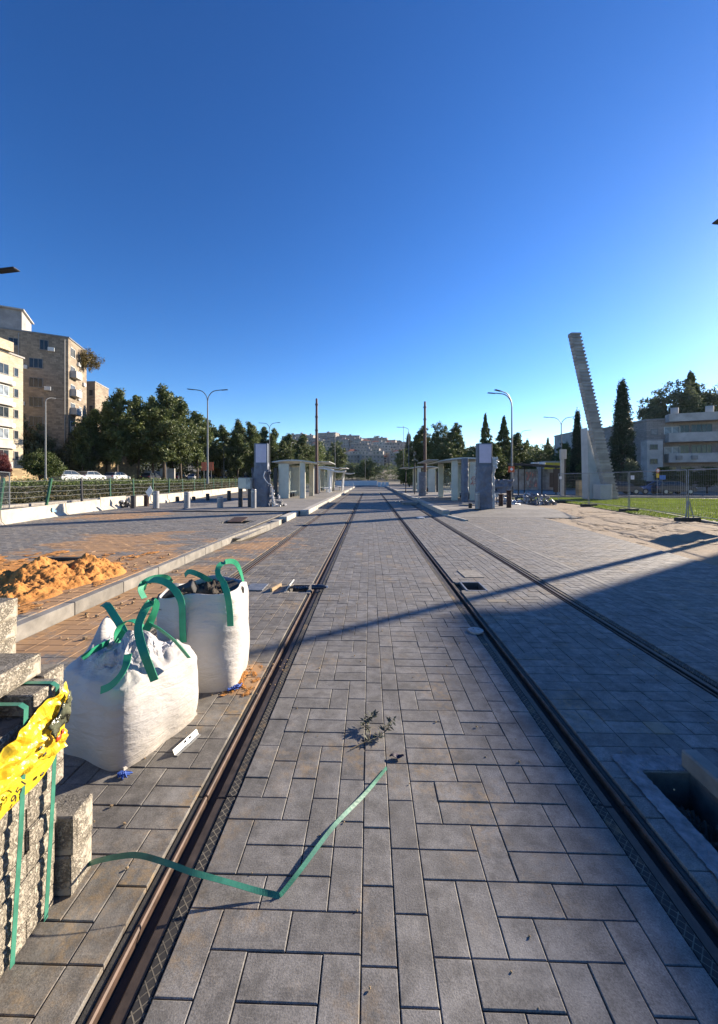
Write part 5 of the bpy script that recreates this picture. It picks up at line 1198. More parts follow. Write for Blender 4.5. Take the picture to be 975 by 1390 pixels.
# ---- wrapped display totems
M['bluewrap']=simple('blue_grey_plastic_wrap',(.15,.17,.22),.5,.25,2.5,.8,7,.06); M['whitewrap']=simple('white_plastic_sheet',(.70,.70,.70),.4,.15,4,.8,10,.05); M['totemtop']=simple('lilac_grey_screen_cover',(.60,.54,.66),.35,.12,2,.1); M['totem']=simple('blue_grey_totem_paint',(.13,.15,.19),.45,.15,2,.1)
def crumple_col(w_,dp,h_,seed,amp=.05,taper=.0):
    P=[]
    for i in range(41):
        t_=i/40; row=[]
        for k in range(49):
            a=2*PI*k/48; v=bag_ring(w_/2,dp/2,a,5); q=Vector((v.x*3,v.y*3,t_*h_*1.8+seed)); s_=1-taper*t_
            nn=abs(noise.noise(q*1.5))*1.2+abs(noise.noise(q*3.1))*.6; row.append(Vector((v.x*s_,v.y*s_,0))+v.normalized()*amp*(nn-.2)+Vector((0,0,t_*h_)))
        P.append(row)
    return P
def totem(px0,px1,ytop,ybot,d,zb,label,wrapfrom=0.0,drape=None,panel=True,side=1):
    w_=(px1-px0)/FPX*d; c_=W(((px0+px1)/2-487.5)/FPX*d,d,zb); h_=H(ytop,d)-zb; r=empty('display_totem',c_,YAW,label,'display totem','wrapped display totems on the platforms')
    mb=MB(); mb.rng(-w_/2,w_/2,-.14,.14,0,h_,ch=.015); mb.build('column',M['totem'],r)
    if panel:
        ph=h_*.30; mb=MB(); mb.rng(-w_/2+.09,w_/2-.05,-.155,-.142,h_-ph,h_-.05,ch=.004); mb.build('screen_cover',M['totemtop'],r)
        mb=MB()
        for q in range(4): mb.tube(bez([(-.10+.07*math.sin(q*2),-.158,h_-.25-.2*q),(.03+.05*math.cos(q),-.158,h_-.35-.2*q),(-.05,-.158,h_-.42-.2*q)],4),.009,4)
        if side<0: mb.build('cover_scribble',M['whitewrap'],r)
    hw=h_*wrapfrom; mb=MB(); mb.grid(crumple_col(w_*1.04,.34,hw,px0*.1,.05)); mb.build('wrapping',M['bluewrap'],r,True)
    return r,w_,h_
tL,wL,hL=totem(346,364,602,688,20.3,.15,'blue wrapped totem on the left platform with a lilac screen cover on top',.70,side=-1)
tR,wR,hR=totem(647,667,602,691,18.8,zP,'tall blue grey totem on the right platform with a lilac cover and torn white sheet',.66)
def drape(parent,pts,rad,mat,seed,name='torn_sheet'):
    mb=MB()
    for i,(x,y,z) in enumerate(pts): mb.ell((x,y,z),(rad*random.uniform(.6,1.2),rad*.5,rad*random.uniform(.9,1.9)),12,9,.9,seed+i*1.7)
    return mb.build(name,mat,parent)
def hang(parent,x,y,z0,z1,w_,mat,seed,name='torn_sheet'):
    P=[]
    for i in range(37):
        t_=i/36; row=[]
        for k in range(13):
            u=k/12-.5; ww=w_*(.55+.45*abs(noise.noise(Vector((t_*6,seed,0)))*2)); q=Vector((u*3,t_*5,seed)); row.append(Vector((x+u*ww+.04*noise.noise(Vector((t_*3,seed,1))),y+.10*noise.noise(q*1.6)+.05*noise.noise(q*4),z0+(z1-z0)*t_+.05*noise.noise(q))))
        P.append(row)
    mb=MB(); mb.grid(P); o=puff(mb.build(name,mat,parent,True),.006); return o
hang(tR,wR/2+.09,0,.0,2.45,.26,M['whitewrap'],3); hang(tR,wR/2+.16,-.05,1.95,2.5,.36,M['whitewrap'],8); hang(tR,-wR/2-.04,0,1.75,2.05,.16,M['whitewrap'],5)
hang(tL,wL/2+.06,-.1,.0,2.0,.22,M['bluewrap'],4); hang(tL,wL/2+.28,-.1,.0,.95,.14,M['whitewrap'],6); hang(tL,-wL/2-.08,0,1.0,2.1,.2,M['bluewrap'],9)
mb=MB(); mb.tube(bez([(wL/2-.1,-.25,1.9),(wL/2-.15,-.3,1.6),(wL/2+.05,-.3,1.3),(wL/2+.25,-.28,1.15),(wL/2+.28,-.28,.7),(wL/2+.42,-.28,.1)],5),.022,6); mb.build('white_rope',M['whitewrap'],tL)
tw,ww_,hw_=totem(627,635,622,681,24.0,zP,'narrow blue grey slab totem beside the red scrawled shelter',.9,panel=False)
tx,_,_=totem(569,577,641,672,33.5,zP,'distant blue wrapped totem at the foot of the right mast',.9,panel=False); hang(tx,.30,0,.1,2.0,.2,M['whitewrap'],12)
# rubbish at foot of left totem
def rubble_pile(name,label,px0,px1,ytop,ybase,d,n,mats,seed,zb=0,cat='rubble pile'):
    rg=random.Random(seed); mbs=[MB() for _ in mats]; c_=W(((px0+px1)/2-487.5)/FPX*d,d,zb); w_=(px1-px0)/FPX*d; h_=(ybase-ytop)/FPX*d
    for k in range(n):
        x=rg.uniform(-.5,.5)*w_; y=rg.uniform(-.5,.5)*min(w_,1.6); e=max(.15,1-(2*x/w_)**2); r_=rg.uniform(.05,.15); m=mbs[k%len(mbs)]
        m.box((x,y,rg.uniform(0,1)**1.5*h_*e*.8+r_*.3),(r_*rg.uniform(1,2.2),r_*rg.uniform(.8,1.6),r_*rg.uniform(.5,1.2)),M=Matrix.Rotation(rg.uniform(0,6),3,(rg.random(),rg.random(),rg.random()+.1)),ch=.01)
    r=empty(name,c_,0,label,cat)
    for i,m in enumerate(mbs): o=m.build('debris',mats[i],r); o['kind']='stuff'
    return r
M['greyr']=simple('grey_rubble',(.22,.22,.23),.9,.3,6,.5); M['silver']=simple('silver_foil_wrap',(.55,.56,.60),.35,.3,8,.9,12,.05,.3)
rubble_pile('rubble_pile','heap of broken slabs and crumpled silver sheets in front of the bus shelter',698,748,664,684,25.5,170,[M['greyr'],M['silver'],M['bluewrap']],3,-.03)
rubble_pile('rubble_pile','small heap of white rubble at the foot of the left wrapped totem',364,386,674,690,20.6,30,[M['whitewrap'],M['greyr']],5,.15)
rubble_pile('rubble_pile','tangle of dark pipes and rags by the left barrier',158,178,672,688,21.0,60,[M['darkm'],M['whitewrap'],M['darkm']],6,.0)
rubble_pile('rubble_pile','grey debris under the wrapped board on the right platform end',673,700,668,684,22.5,60,[M['greyr'],M['silver']],9,.0)
# wrapped tilted board
wb=empty('wrapped_board',W((685-487.5)/FPX*22.5,22.5,.0),YAW,'tilted board wrapped in grey blue sheet, standing on legs right of the tall totem','board')
mb=MB(); P=[[Vector((-.55+1.1*i/20-.28*(1-j/16),.1*noise.noise(Vector((i*.3,j*.3,1)))+.04*noise.noise(Vector((i*.8,j*.8,1))),.75+.85*j/16+.10*(1-i/20)*(j/16)*0+.08*i/20*(1-j/16))) for i in range(21)] for j in range(17)]; mb.grid(P); puff(mb.build('sheet',M['bluewrap'],wb,True),.05)
hang(wb,-.62,-.05,.95,1.25,.16,M['whitewrap'],31); hang(wb,-.5,-.1,.60,.85,.5,M['whitewrap'],33)
for x in (-.45,.5): mb=MB(); mb.cyl((x,0,0),(x,.05,1.2),.03,.03,8); mb.build('leg',M['darkm'],wb)
# dark rusty stub posts right
M['rustpost']=simple('dark_rusted_post',(.06,.03,.022),.8,.4,8,.4)
for (px,yt,yb,d,lb) in ((680,672,692,20.6,'left dark rusty stub post before the wrapped board'),(691,667,695,19.4,'taller dark rusty stub post before the wrapped board')):
    p=W((px-487.5)/FPX*d,d,-.03); h_=H(yt,d)+.03; mb=MB(); mb.box((0,0,h_/2),(.20,.16,h_),.1,ch=.02); mb.box((0,0,h_+.03),(.25,.2,.05),.1,ch=.01); o=mb.build('stub_post',M['rustpost']); o.location=p; tag(o,lb,'post','rusty stub posts')
mb=MB(); mb.box((0,0,.02),(.7,.5,.04),ch=.005); o=mb.build('pallet_board',M['kerb']); o.location=W((636-487.5)/FPX*21.5,21.5,zP+.05); tag(o,'flat board lying on the right platform before the slab totem','board')
mb=MB(); mb.box((0,0,.12),(.16,.16,.24),ch=.02); o=mb.build('stub_post',M['darkm']); o.location=W((638.5-487.5)/FPX*19.2,19.2,zP); tag(o,'short black stub beside the slim post of the right platform','post')
# ---- bollards
M['bollard']=simple('grey_metal_bollard',(.27,.28,.30),.5,.15,4,.1,30,.002,.3)
def bollard(px0,px1,yt,d,zb,label,mat='bollard',group='metal bollards on the left pavement'):
    w_=max(.16,(px1-px0)/FPX*d); p=W(((px0+px1)/2-487.5)/FPX*d,d,zb); h_=H(yt,d)-zb; r=empty('bollard',p,YAW,label,'bollard',group)
    mb=MB(); mb.tube([(0,0,0),(0,0,h_-.03),(0,0,h_-.005),(0,0,h_)],[w_/2,w_/2,w_/2*.93,w_/2*.8],20); mb.build('post',M[mat],r)
    mb=MB(); mb.tube([(0,0,h_*.86),(0,0,h_*.89)],[w_/2+.004,w_/2+.004],20,False); mb.build('band',M['galv'],r)
    mb=MB(); mb.cyl((0,0,0),(0,0,.02),w_/2+.05,w_/2+.05,20); mb.build('base_ring',M['darkm'],r); return r
for (a,b_,yt,d,lb) in ((208,216,667,19.6,'tallest grey bollard, beside the white diamond sign'),(250,258,668,19.6,'grey bollard standing between the diamond sign and the small bollard'),(295,303,674,19.2,'short grey bollard midway between the barrier and the tipped cabinet'),(341,348,664,19.2,'slim bright bollard next to the cabinet on legs')):
    bollard(a,b_,yt,d,.15,lb)
bollard(645,651,668,18.4,zP,'slim post before the tall right totem',group='')
for i,(px,yt,yb) in enumerate(((181,673,691),(199,672,688),(222,674,686),(241,674,687),(263,674,686),(282,670,684),(311,666,681))):
    d=866/(yb-650.)*.93 if i<2 else 27-.0*i
    p=W((px-487.5)/FPX*d,d,.12 if i<2 else 0); mb=MB(); h_=H(yt,d)-p.z; mb.tube([(0,0,0),(0,0,h_*.96),(0,0,h_)],[.13,.13,.10],14); o=mb.build('stub_bollard',M['darkm' if i!=1 else 'rustpost']); o.location=p
    tag(o,('short dark stub bollard nearest the pipes heap','rusty stub bollard under the diamond sign')[i] if i<2 else 'short dark stub bollard against the pale low wall','bollard','stub bollards by the low wall')
# cabinet on two legs
cb=empty('cabinet',W((333-487.5)/FPX*20,20,.15),YAW-.15,'pale box cabinet on two black legs beside the left wrapped totem','cabinet')
mb=MB(); mb.rng(-.34,.34,-.12,.14,.98,1.56,ch=.01); bx=mb.build('box',simple('pale_scuffed_cabinet',(.45,.47,.43),.6,.3,5,.3),cb)
mb=MB(); mb.rng(-.30,.10,-.135,-.122,1.02,1.52,ch=.004); mb.build('cabinet_door',M['panel'],bx)
for x in (-.26,.26): mb=MB(); mb.rng(x-.09,x+.09,-.08,.08,0,.978,ch=.01); mb.build('leg',M['darkm'],cb)
# diamond sign
dg=empty('diamond_sign',W((203-487.5)/FPX*21,21,.12),YAW,'white diamond shaped sign on a thin leaning stake by the barrier','sign'); h_=H(668,21)-.12
mb=MB(); mb.cyl((-.15,0,0),(0,0,h_),.02,.02,6); mb.build('stake',M['darkm'],dg)
mb=MB(); mb.extr([(0,-.03,h_-.28),(.20,-.03,h_+.05),(.06,-.03,h_+.34),(-.2,-.03,h_-.0)],(0,.015,0)); mb.build('sign_plate',simple('white_sign',(.78,.76,.72),.5,.05),dg)
# ---- concrete barrier, left
M['barrier']=simple('pale_barrier_concrete',(.50,.46,.38),.85,.2,2.5,.4,40,.01,isl=.1); M['bluemark']=simple('pale_blue_paint',(.25,.45,.62),.7,.2,20)
def barrier(p,q,label,h_=.66,w_=.42):
    v=q-p; r=empty('concrete_barrier',(p+q)/2,math.atan2(v.y,v.x),label,'barrier','pale concrete barriers along the left'); L=v.length-.04
    mb=MB(); poly=[(-w_/2,0),(w_/2,0),(w_/2,.12),(w_/2-.13,.26),(w_/2-.16,h_),(-w_/2+.16,h_),(-w_/2+.13,.26),(-w_/2,.12)]
    mb.extr([(-L/2,a,b_) for a,b_ in poly],(L,0,0)); mb.build('barrier_body',M['barrier'],r)
    return r
BB=[W(-11.0,9.5),W(-11.75,12.6),W(-12.35,16.2),W(-12.9,19.2),W(-12.95,21.4)]
labs=['nearest pale barrier segment, cut by the left photo edge','second pale barrier segment with a dash of blue paint','third barrier segment before the gap','last thick barrier segment before the heap of pipes']
for i in range(4):
    r=barrier(BB[i]+Vector((0,0,-.0)),BB[i+1],labs[i],.62 if i<3 else .72)
    if i==1: mb=MB(); mb.ell((.9,-.115,.42),(.10,.008,.09),10,7,.7,3); mb.ell((1.05,-.115,.36),(.05,.008,.05),10,7,.7,5); mb.build('paint_mark',M['bluemark'],r)
kk=0
for i in range(12):
    p=W(-13.1-.22*i,22.0+2.6*i); q=W(-13.1-.22*(i+1)+.02,22.0+2.6*(i+1)-.08); barrier(p,q,'low pale barrier of the row running on behind the bollards',.60)
# ---- green post fence with wires, left
M['greenpost']=simple('green_fence_post',(.03,.13,.07),.55,.2,5,.1); M['wire']=simple('fence_wire',(.30,.31,.30),.5,.1,5,.05,30,.001,.5)
fp=[W(-18.0-.03*k,13.5+2.95*k,0) for k in range(26)]
fn=empty('wire_fence',fp[0],0,'green post and wire fence between the service road and the planted bank','fence')
for k,p in enumerate(fp):
    l=p-fp[0]; tl=.28 if k in (2,3) else random.uniform(-.05,.05); mb=MB(); mb.tube([l,l+Vector((tl,random.uniform(-.1,.1),1.68))],.075 if k<5 else .06,8); mb.build('post',M['greenpost' if k!=4 else 'darkm'],fn)
for z in (.35,.65,.95,1.25,1.55):
    mb=MB(); pts=[]
    for k in range(len(fp)-1):
        a=fp[k]-fp[0];b_=fp[k+1]-fp[0]; pts+=[a+Vector((0,0,z)),a.lerp(b_,.5)+Vector((0,0,z-.04))]
    mb.tube(pts,.010,4); mb.build('wire',M['wire'],fn)
# ---- mesh fence panels
def mesh_panel(p,q,label,group,h_=2.0,foot=True,gap=.12,plate=False):
    v=q-p; r=empty('mesh_fence_panel',(p+q)/2,math.atan2(v.y,v.x),label,'fence panel',group); L=v.length-.12
    mb=MB(); mb.tube([(-L/2,0,.08),(-L/2,0,h_),(L/2,0,h_),(L/2,0,.08)],.021,8); mb.tube([(-L/2,0,.22),(L/2,0,.22)],.015,6); mb.build('frame',M['galv_dark'],r)
    mb=MB(); n=int(L/gap)
    for i in range(1,n): x=-L/2+L*i/n; mb.box((x,0,(h_+.22)/2),(.004,.004,h_-.22))
    for j in range(1,9): mb.box((0,0,.22+(h_-.22)*j/9),(L,.004,.004))
    mb.build('wire_mesh',M['wire'],r)
    if plate: mb=MB(); mb.box((-L/2+.35,-.03,h_-.28),(.34,.01,.2)); mb.build('plate',M['whitewrap'],r)
    return r
RF=[W(14.0,27.2),W(13.9,23.4),W(13.75,19.7),W(12.95,15.25),W(12.2,11.2)]
for i,lb in enumerate(('far mesh fence panel before the concrete sign slab','mesh fence panel in front of the sculpture foot','mesh fence panel before the blue car and the round sign','nearest mesh fence panel, carrying the pale board')):
    pn=mesh_panel(RF[i],RF[i+1],lb,'temporary mesh fence on the right',plate=i in (0,2))
    if i==3:
        mb=MB(); P=[[Vector((-.35+1.05*a/14+.06*(1-b_/14),-.045+.02*noise.noise(Vector((a*.4,b_*.4,0))),.72+1.24*b_/14)) for a in range(15)] for b_ in range(15)]; mb.grid(P); puff(mb.build('cloth_board',simple('pinkish_cloth_board',(.42,.34,.32),.7,.1,3),pn,True),.01)
        pn.children[-1].location.x=-.6
M['footblk']=simple('dark_rubber_fence_foot',(.06,.055,.05),.9,.25,6,.5)
for i,p in enumerate(RF[:4]):
    mb=MB(); mb.box((0,0,.08),(.95,.28,.16),ch=.03); o=mb.build('fence_foot',M['footblk']); o.location=p+Vector((0,0,-.03)); o.rotation_euler.z=.12; o.name='fence_block'
    tag(o,('dark block foot of the farthest fence panel','dark block foot under the second fence joint','dark block foot right of the sculpture','dark block foot below the pair of braced fence posts')[i],'fence foot','dark block feet of the mesh fence')
br_=empty('fence_brace',RF[3],0,'pair of splayed steel brace tubes at the nearest fence joint','fence brace'); 
for s_ in (-1,1): mb=MB(); mb.tube([(s_*.02,-.05,.8),(s_*.16,-.10,.10)],.02,6); mb.build('brace_tube',M['galv_dark'],br_)
mb=MB(); mb.rng(-.25,.25,-.15,-.05,.12,.15)
mesh_panel(W(-11.9,11.2,.1),W(-11.45,9.4,.1),'mesh fence panel end leaning at the left photo edge','temporary mesh fence on the left',2.0)
mesh_panel(W(-12.4,13.2,.0),W(-14.0,15.5,.0),'second mesh fence panel end at the left photo edge behind the barrier','temporary mesh fence on the left',1.9)
# overhead thin cable above right fence
mb=MB(); mb.tube(bez([W(10.6,27,1.55+.9),W(14,25,2.25),W(17,22,2.1),W(24,18,2.3)],6),.008,4); 
# ---- masts
M['mast']=simple('rust_brown_mast',(.10,.045,.035),.6,.2,3,.1)
for (px,yt,d,lb) in ((430,541,37.5,'tall slim rust brown overhead line mast on the left platform'),(577,545,37.8,'tall slim rust brown overhead line mast on the right platform')):
    p=W((px-487.5)/FPX*d,d,zP); h_=H(yt,d)-zP; r=empty('line_mast',p,YAW,lb,'mast','overhead line masts'); mb=MB(); mb.tube([(0,0,0),(0,0,h_*.55),(0,0,h_)],[.16,.14,.10],12); mb.build('pole',M['mast'],r); mb=MB(); mb.rng(-.25,.25,-.25,.25,0,.04); mb.build('base_plate',M['darkm'],r)
    for k in (.80,.93,.66): mb=MB(); mb.cyl((0,0,h_*k),(0,0,h_*k+.12),.17,.17,12); mb.build('clamp',M['darkm'],r)
# ---- street lamps
M['lampm']=simple('grey_lamp_paint',(.16,.17,.18),.5,.15,4,.05,30,.001,.3)
def lamp_head(mb,p,dr,L=.75):
    a=math.atan2(dr[1],dr[0]); mb.box(p+Vector((math.cos(a),math.sin(a),.02))*L*.5,(L,.30,.07),M=Matrix.Rotation(a,3,'Z')@Matrix.Rotation(-.10,3,'Y'),ch=.03)
def street_lamp(p,h_,arms,label,group,reach=2.0,rise=.9,r0=.10):
    r=empty('street_lamp',p,0,label,'street lamp',group); hp=h_-rise
    mb=MB(); mb.tube([(0,0,0),(0,0,hp*.5),(0,0,hp)],[r0,r0*.8,r0*.55],10); mb.build('pole',M['lampm'],r); mb=MB(); mb.cyl((0,0,0),(0,0,.8),r0*1.25,r0*1.25,10); mb.build('pole_base',M['lampm'],r)
    for (ax,ay) in arms:
        v=Vector((ax,ay,0)).normalized(); pts=bez([Vector((0,0,hp-.05)),Vector((0,0,hp+rise*.45))+v*reach*.10,Vector((0,0,hp+rise*.86))+v*reach*.42,Vector((0,0,hp+rise))+v*reach],6)
        mb=MB(); mb.tube(pts,[.05]*len(pts),7); am=mb.build('arm',M['lampm'],r)
        mb=MB(); lamp_head(mb,Vector((0,0,hp+rise))+v*reach,v); mb.build('lamp_head',M['darkm'],am)
    return r
def L(px,yt,d,zb,arms,label,reach=2.0,rise=1.0,group='street lamps',r0=.10): return street_lamp(W((px-487.5)/FPX*d,d,zb),H(yt,d)-zb,arms,label,group,reach,rise,r0)
L(282,529,45,1.1,[(1,.1),(-1,-.1)],'tall double armed lamp above the left pines, nearest the tracks',1.55,1.3,r0=.12)
L(366,574,78,.8,[(1,-.1),(-.8,.1)],'smaller double armed lamp behind the left wrapped totem',1.5,1.2)
L(62,538,44,1.2,[(.2,1)],'grey lamp pole between the pale block and the round bush',1.2,.6)
L(226,575,70,1.2,[(.2,1)],'thin lamp pole in front of the left pines, by the cream wall',1.0,.6,r0=.09); L(261,612,95,1.2,[(.2,1)],'short far lamp pole left of the double armed lamp',1.0,.5); L(304,605,85,1.2,[(.2,1)],'thin lamp pole between the two double armed lamps',1.0,.5,r0=.09)
L(396,600,100,.6,[(.3,1)],'thin pole among the pines right of the left totem',1.0,.5); L(455,592,100,0,[(.4,1)],'pole with a small head before the hillside, right of the left mast',1.0,.6)
L(695,533,37,0,[(-1,.1),(-.8,-.45)],'tall lamp with two heads reaching left, above the wrapped totem',1.5,1.3,r0=.11)
L(762,566,57,0,[(1,-.1),(-1,.1)],'double armed lamp left of the slender cypress',1.75,1.2,r0=.12)
L(707,584,92,0,[(1,0)],'small far lamp with one arm under the blue ridge',1.7,1.2); L(555,580,86,0,[(-1,0)],'far lamp with one arm reaching left before the hillside',1.9,.6); L(548,578,105,0,[(0,1)],'thin far pole beside the one armed lamp near the hillside',.5,.3); L(496,612,130,0,[(0,1)],'thin pole at the end of the tracks',.5,.3,r0=.08)
# lamps just outside the frame: head of the left one shows, the right one throws the long shadow
pr_=W(13.62,13.07,0); street_lamp(pr_,10.35,[(-1,-.0),(1,.1)],'tall lamp right of the photo, only its head showing at the edge','street lamps',.80,.9,.12)
pl_=W(-14.2,14.0,0); street_lamp(pl_,H(368,14.0),[(1,.0)],'tall lamp left of the photo, its head reaching in at the edge','street lamps',1.12,.7,.12)
# ---- bus shelter right
bs=empty('bus_shelter',W((728-487.5)/FPX*40,40,0),YAW-.05,'glass bus shelter with posters standing behind the rubble heap','bus shelter')
wS=4.7; hS_=H(630,40)
mb=MB(); mb.extr([(-wS/2-.2,-.9,hS_+.12),(wS/2+.3,-.9,hS_-.22),(wS/2+.3,-.9,hS_-.38),(-wS/2-.2,-.9,hS_-.04)],(0,2.0,0)); mb.build('roof',M['darkm'],bs)
for x in (-wS/2,-.9,.9,wS/2): mb=MB(); mb.rng(x-.05,x+.05,.75,.85,0,hS_-.3); mb.build('post',M['darkm'],bs)
for x in (-wS/2+.3,wS/2-.2): mb=MB(); mb.rng(x-.05,x+.05,-.75,-.65,0,hS_-.3); mb.build('post',M['darkm'],bs)
for i,x in enumerate((-wS/2+.08,-.85,.95)):
    mb=MB(); mb.rng(x,x+1.35,.78,.80,.5,hS_-.5); mb.build('glass_panel',M['glassb'],bs)
t=NT('faded_poster'); v=t.noise(1.6,4,.6,t.coord(scale=(2,1,1))); M['poster']=t.done(t.ramp(v,[(.35,(.35,.36,.36)),(.5,(.10,.12,.14)),(.62,(.42,.14,.12)),(.75,(.5,.5,.48))]),.4)
for x in (-.75,-.1): mb=MB(); mb.rng(x,x+.55,.755,.77,.8,hS_-.8,ch=.003); mb.build('poster',M['poster'],bs)
mb=MB(); mb.rng(1.0,1.35,-.85,-.80,.8,hS_-.9); mb.rng(1.4,2.2,-.80,-.72,.3,hS_-.5); mb.build('timetable_case',M['darkm'],bs)
mb=MB(); mb.rng(-.5,.1,-.3,.2,hS_+.02,hS_+.16,ch=.03); mb.rng(.35,.8,-.3,.2,hS_-.05,hS_+.18,ch=.03); o=mb.build('plastic_bags',M['whitewrap']); o.location=bs.location; o['kind']='stuff'; tag(o,'white plastic lumps left on the bus shelter roof','plastic')
# sign slab
sg=empty('sign_slab',W((764-487.5)/FPX*36,36,0),YAW+.1,'tall pale concrete sign slab with a wider head, right of the bus shelter','sign'); h_=H(610,36)
mb=MB(); mb.rng(-.22,.10,-.10,.10,0,h_-.9,ch=.02); mb.build('shaft',M['plaster'],sg); mb=MB(); mb.rng(-.26,.30,-.14,.12,h_-.898,h_,ch=.02); mb.build('sign_head',M['plaster'],sg); mb=MB(); mb.rng(.102,.26,-.06,.10,0,h_-.902,ch=.01); mb.build('shaded_side',M['darkm'],sg)  # dark strip along the shaft: the slab's shaded side put in as colour
# road signs
M['orange']=simple('orange_sign',(.60,.13,.05),.5,.15,5,.1); M['yellow']=simple('yellow_panel',(.62,.42,.02),.5,.1,3,.1); M['blue']=simple('blue_sign',(.04,.16,.48),.5,.1,3,.1); M['white']=simple('white_paint',(.75,.75,.75),.5,.05,3,.05)
def road_sign(px,py,d,zb,w_,h_,mat,label,pole=True,mark=None):
    z=H(py,d); r=empty('road_sign',W((px-487.5)/FPX*d,d,zb),YAW,label,'road sign'); mb=MB(); mb.cyl((0,0,0),(0,0,z-zb+h_/2),.035,.035,8); mb.build('post',M['lampm'],r)
    mb=MB(); mb.rng(-w_/2,w_/2,-.07,-.04,z-zb-h_/2,z-zb+h_/2,ch=.004); pl=mb.build('sign_plate',M[mat],r)
    if mark=='dia': mb=MB(); mb.extr([(0,-.074,z-zb-h_*.3),(w_*.3,-.074,z-zb),(0,-.074,z-zb+h_*.3),(-w_*.3,-.074,z-zb)],(0,.003,0)); mb.build('sign_mark',M['white'],pl)
    return r
road_sign(694,637,30,0,.46,.46,'orange','square orange road sign with a pale mark beside the bus shelter',mark='dia')
road_sign(277,633,60,1.0,.75,1.3,'orange','orange board on a post beside the tall left lamp'); road_sign(287,633,60,1.0,.7,1.3,'orange','second orange board just right of the lamp pole')
road_sign(899,648,40,0,.62,.45,'blue','small blue road sign seen through the right fence')
rs_=empty('round_sign',W((892.5-487.5)/FPX*36,36,0),YAW,'round white road sign with a red rim above a yellow plate, behind the right fence','road sign'); z=H(639,36)
mb=MB(); mb.cyl((0,0,0),(0,0,z+.2),.035,.035,8); mb.build('post',M['lampm'],rs_); mb=MB(); mb.cyl((0,-.05,z),(0,-.07,z),.20,.20,20); dd=mb.build('sign_plate',M['orange'],rs_); mb=MB(); mb.cyl((0,-.071,z),(0,-.075,z),.14,.14,20); mb.build('sign_mark',M['white'],dd); mb=MB(); mb.rng(-.13,.13,-.07,-.05,z-.65,z-.25); mb.build('sign_plate',M['yellow'],rs_)
# yellow container behind bus shelter
yc=empty('container',W((752-487.5)/FPX*58,58,0),YAW,'yellow and grey site container behind the bus shelter','container'); z=H(640,58)
mb=MB(); mb.rng(-1.5,1.3,0,2.4,0,H(626,58),ch=.03); mb.build('container_body',M['plasterg'],yc); mb=MB(); mb.rng(-1.45,.0,-.03,-.003,H(638,58),H(627,58)-.1); mb.rng(.05,1.2,-.03,-.003,H(638,58),H(627,58)-.1); mb.build('yellow_panels',M['yellow'],yc)['kind']='stuff'
# utility box by sculpture
mb=MB(); mb.rng(-.9,.9,-.3,.3,0,1.5,ch=.02); o=mb.build('utility_box',M['stoneY']); o.location=W((797-487.5)/FPX*36,36,0); tag(o,'tan stone clad utility box left of the sculpture foot','utility box')
# ================================================================= staircase sculpture
dS=31.0; sc_=empty('staircase_sculpture',W((825-487.5)/FPX*dS,dS,0),YAW,'very tall leaning concrete staircase sculpture with serrated edge and pale buttress','sculpture')
M['sculpt']=simple('weathered_grey_concrete',(.38,.37,.355),.9,.2,1.2,.3,20,.01,isl=.25); M['sculptp']=simple('pale_cast_concrete',(.46,.46,.46),.85,.12,1.2,.2,20,.01)
def sl(px,py): return Vector(((px-825)/FPX*dS,0,H(py,dS)))
mb=MB(); n=48; z1=H(456,dS)
for k in range(n):
    t_=(k+.5)/n; z=z1*t_; xl=(822+(768-822)*t_**1.0-825)/FPX*dS; xr=(838+(780-838)*t_-825)/FPX*dS; dz=z1/n
    y=-.03*k*.35
    mb.box(((xl+xr)/2,y,z),(xr-xl,.45,dz-.004),ch=.0)
    mb.box((xr+.03,y-.03,z+dz*.22),(.13,.4,dz*.46))
    mb.box(((xl+xr)/2,y-.255,z+dz*.25),(xr-xl-.02,.06,dz*.42))
mb.build('stair_flight',M['sculpt'],sc_)
mb=MB(); poly=[sl(797,575),sl(800.5,677.9),sl(814,677.9),sl(823,668)]; poly=[sl(799,580),sl(800,620),sl(801,678),sl(822,678),sl(820,655)]
mb.extr([p+Vector((-.02,.15,0)) for p in poly],(0,.9,0)); mb.build('buttress',M['sculptp'],sc_)
mb=MB(); a_=sl(806,657);b_=sl(822,678); mb.rng(a_.x,b_.x,-.85,.1,0,a_.z,ch=.03); mb.build('foot_block',M['sculptp'],sc_)
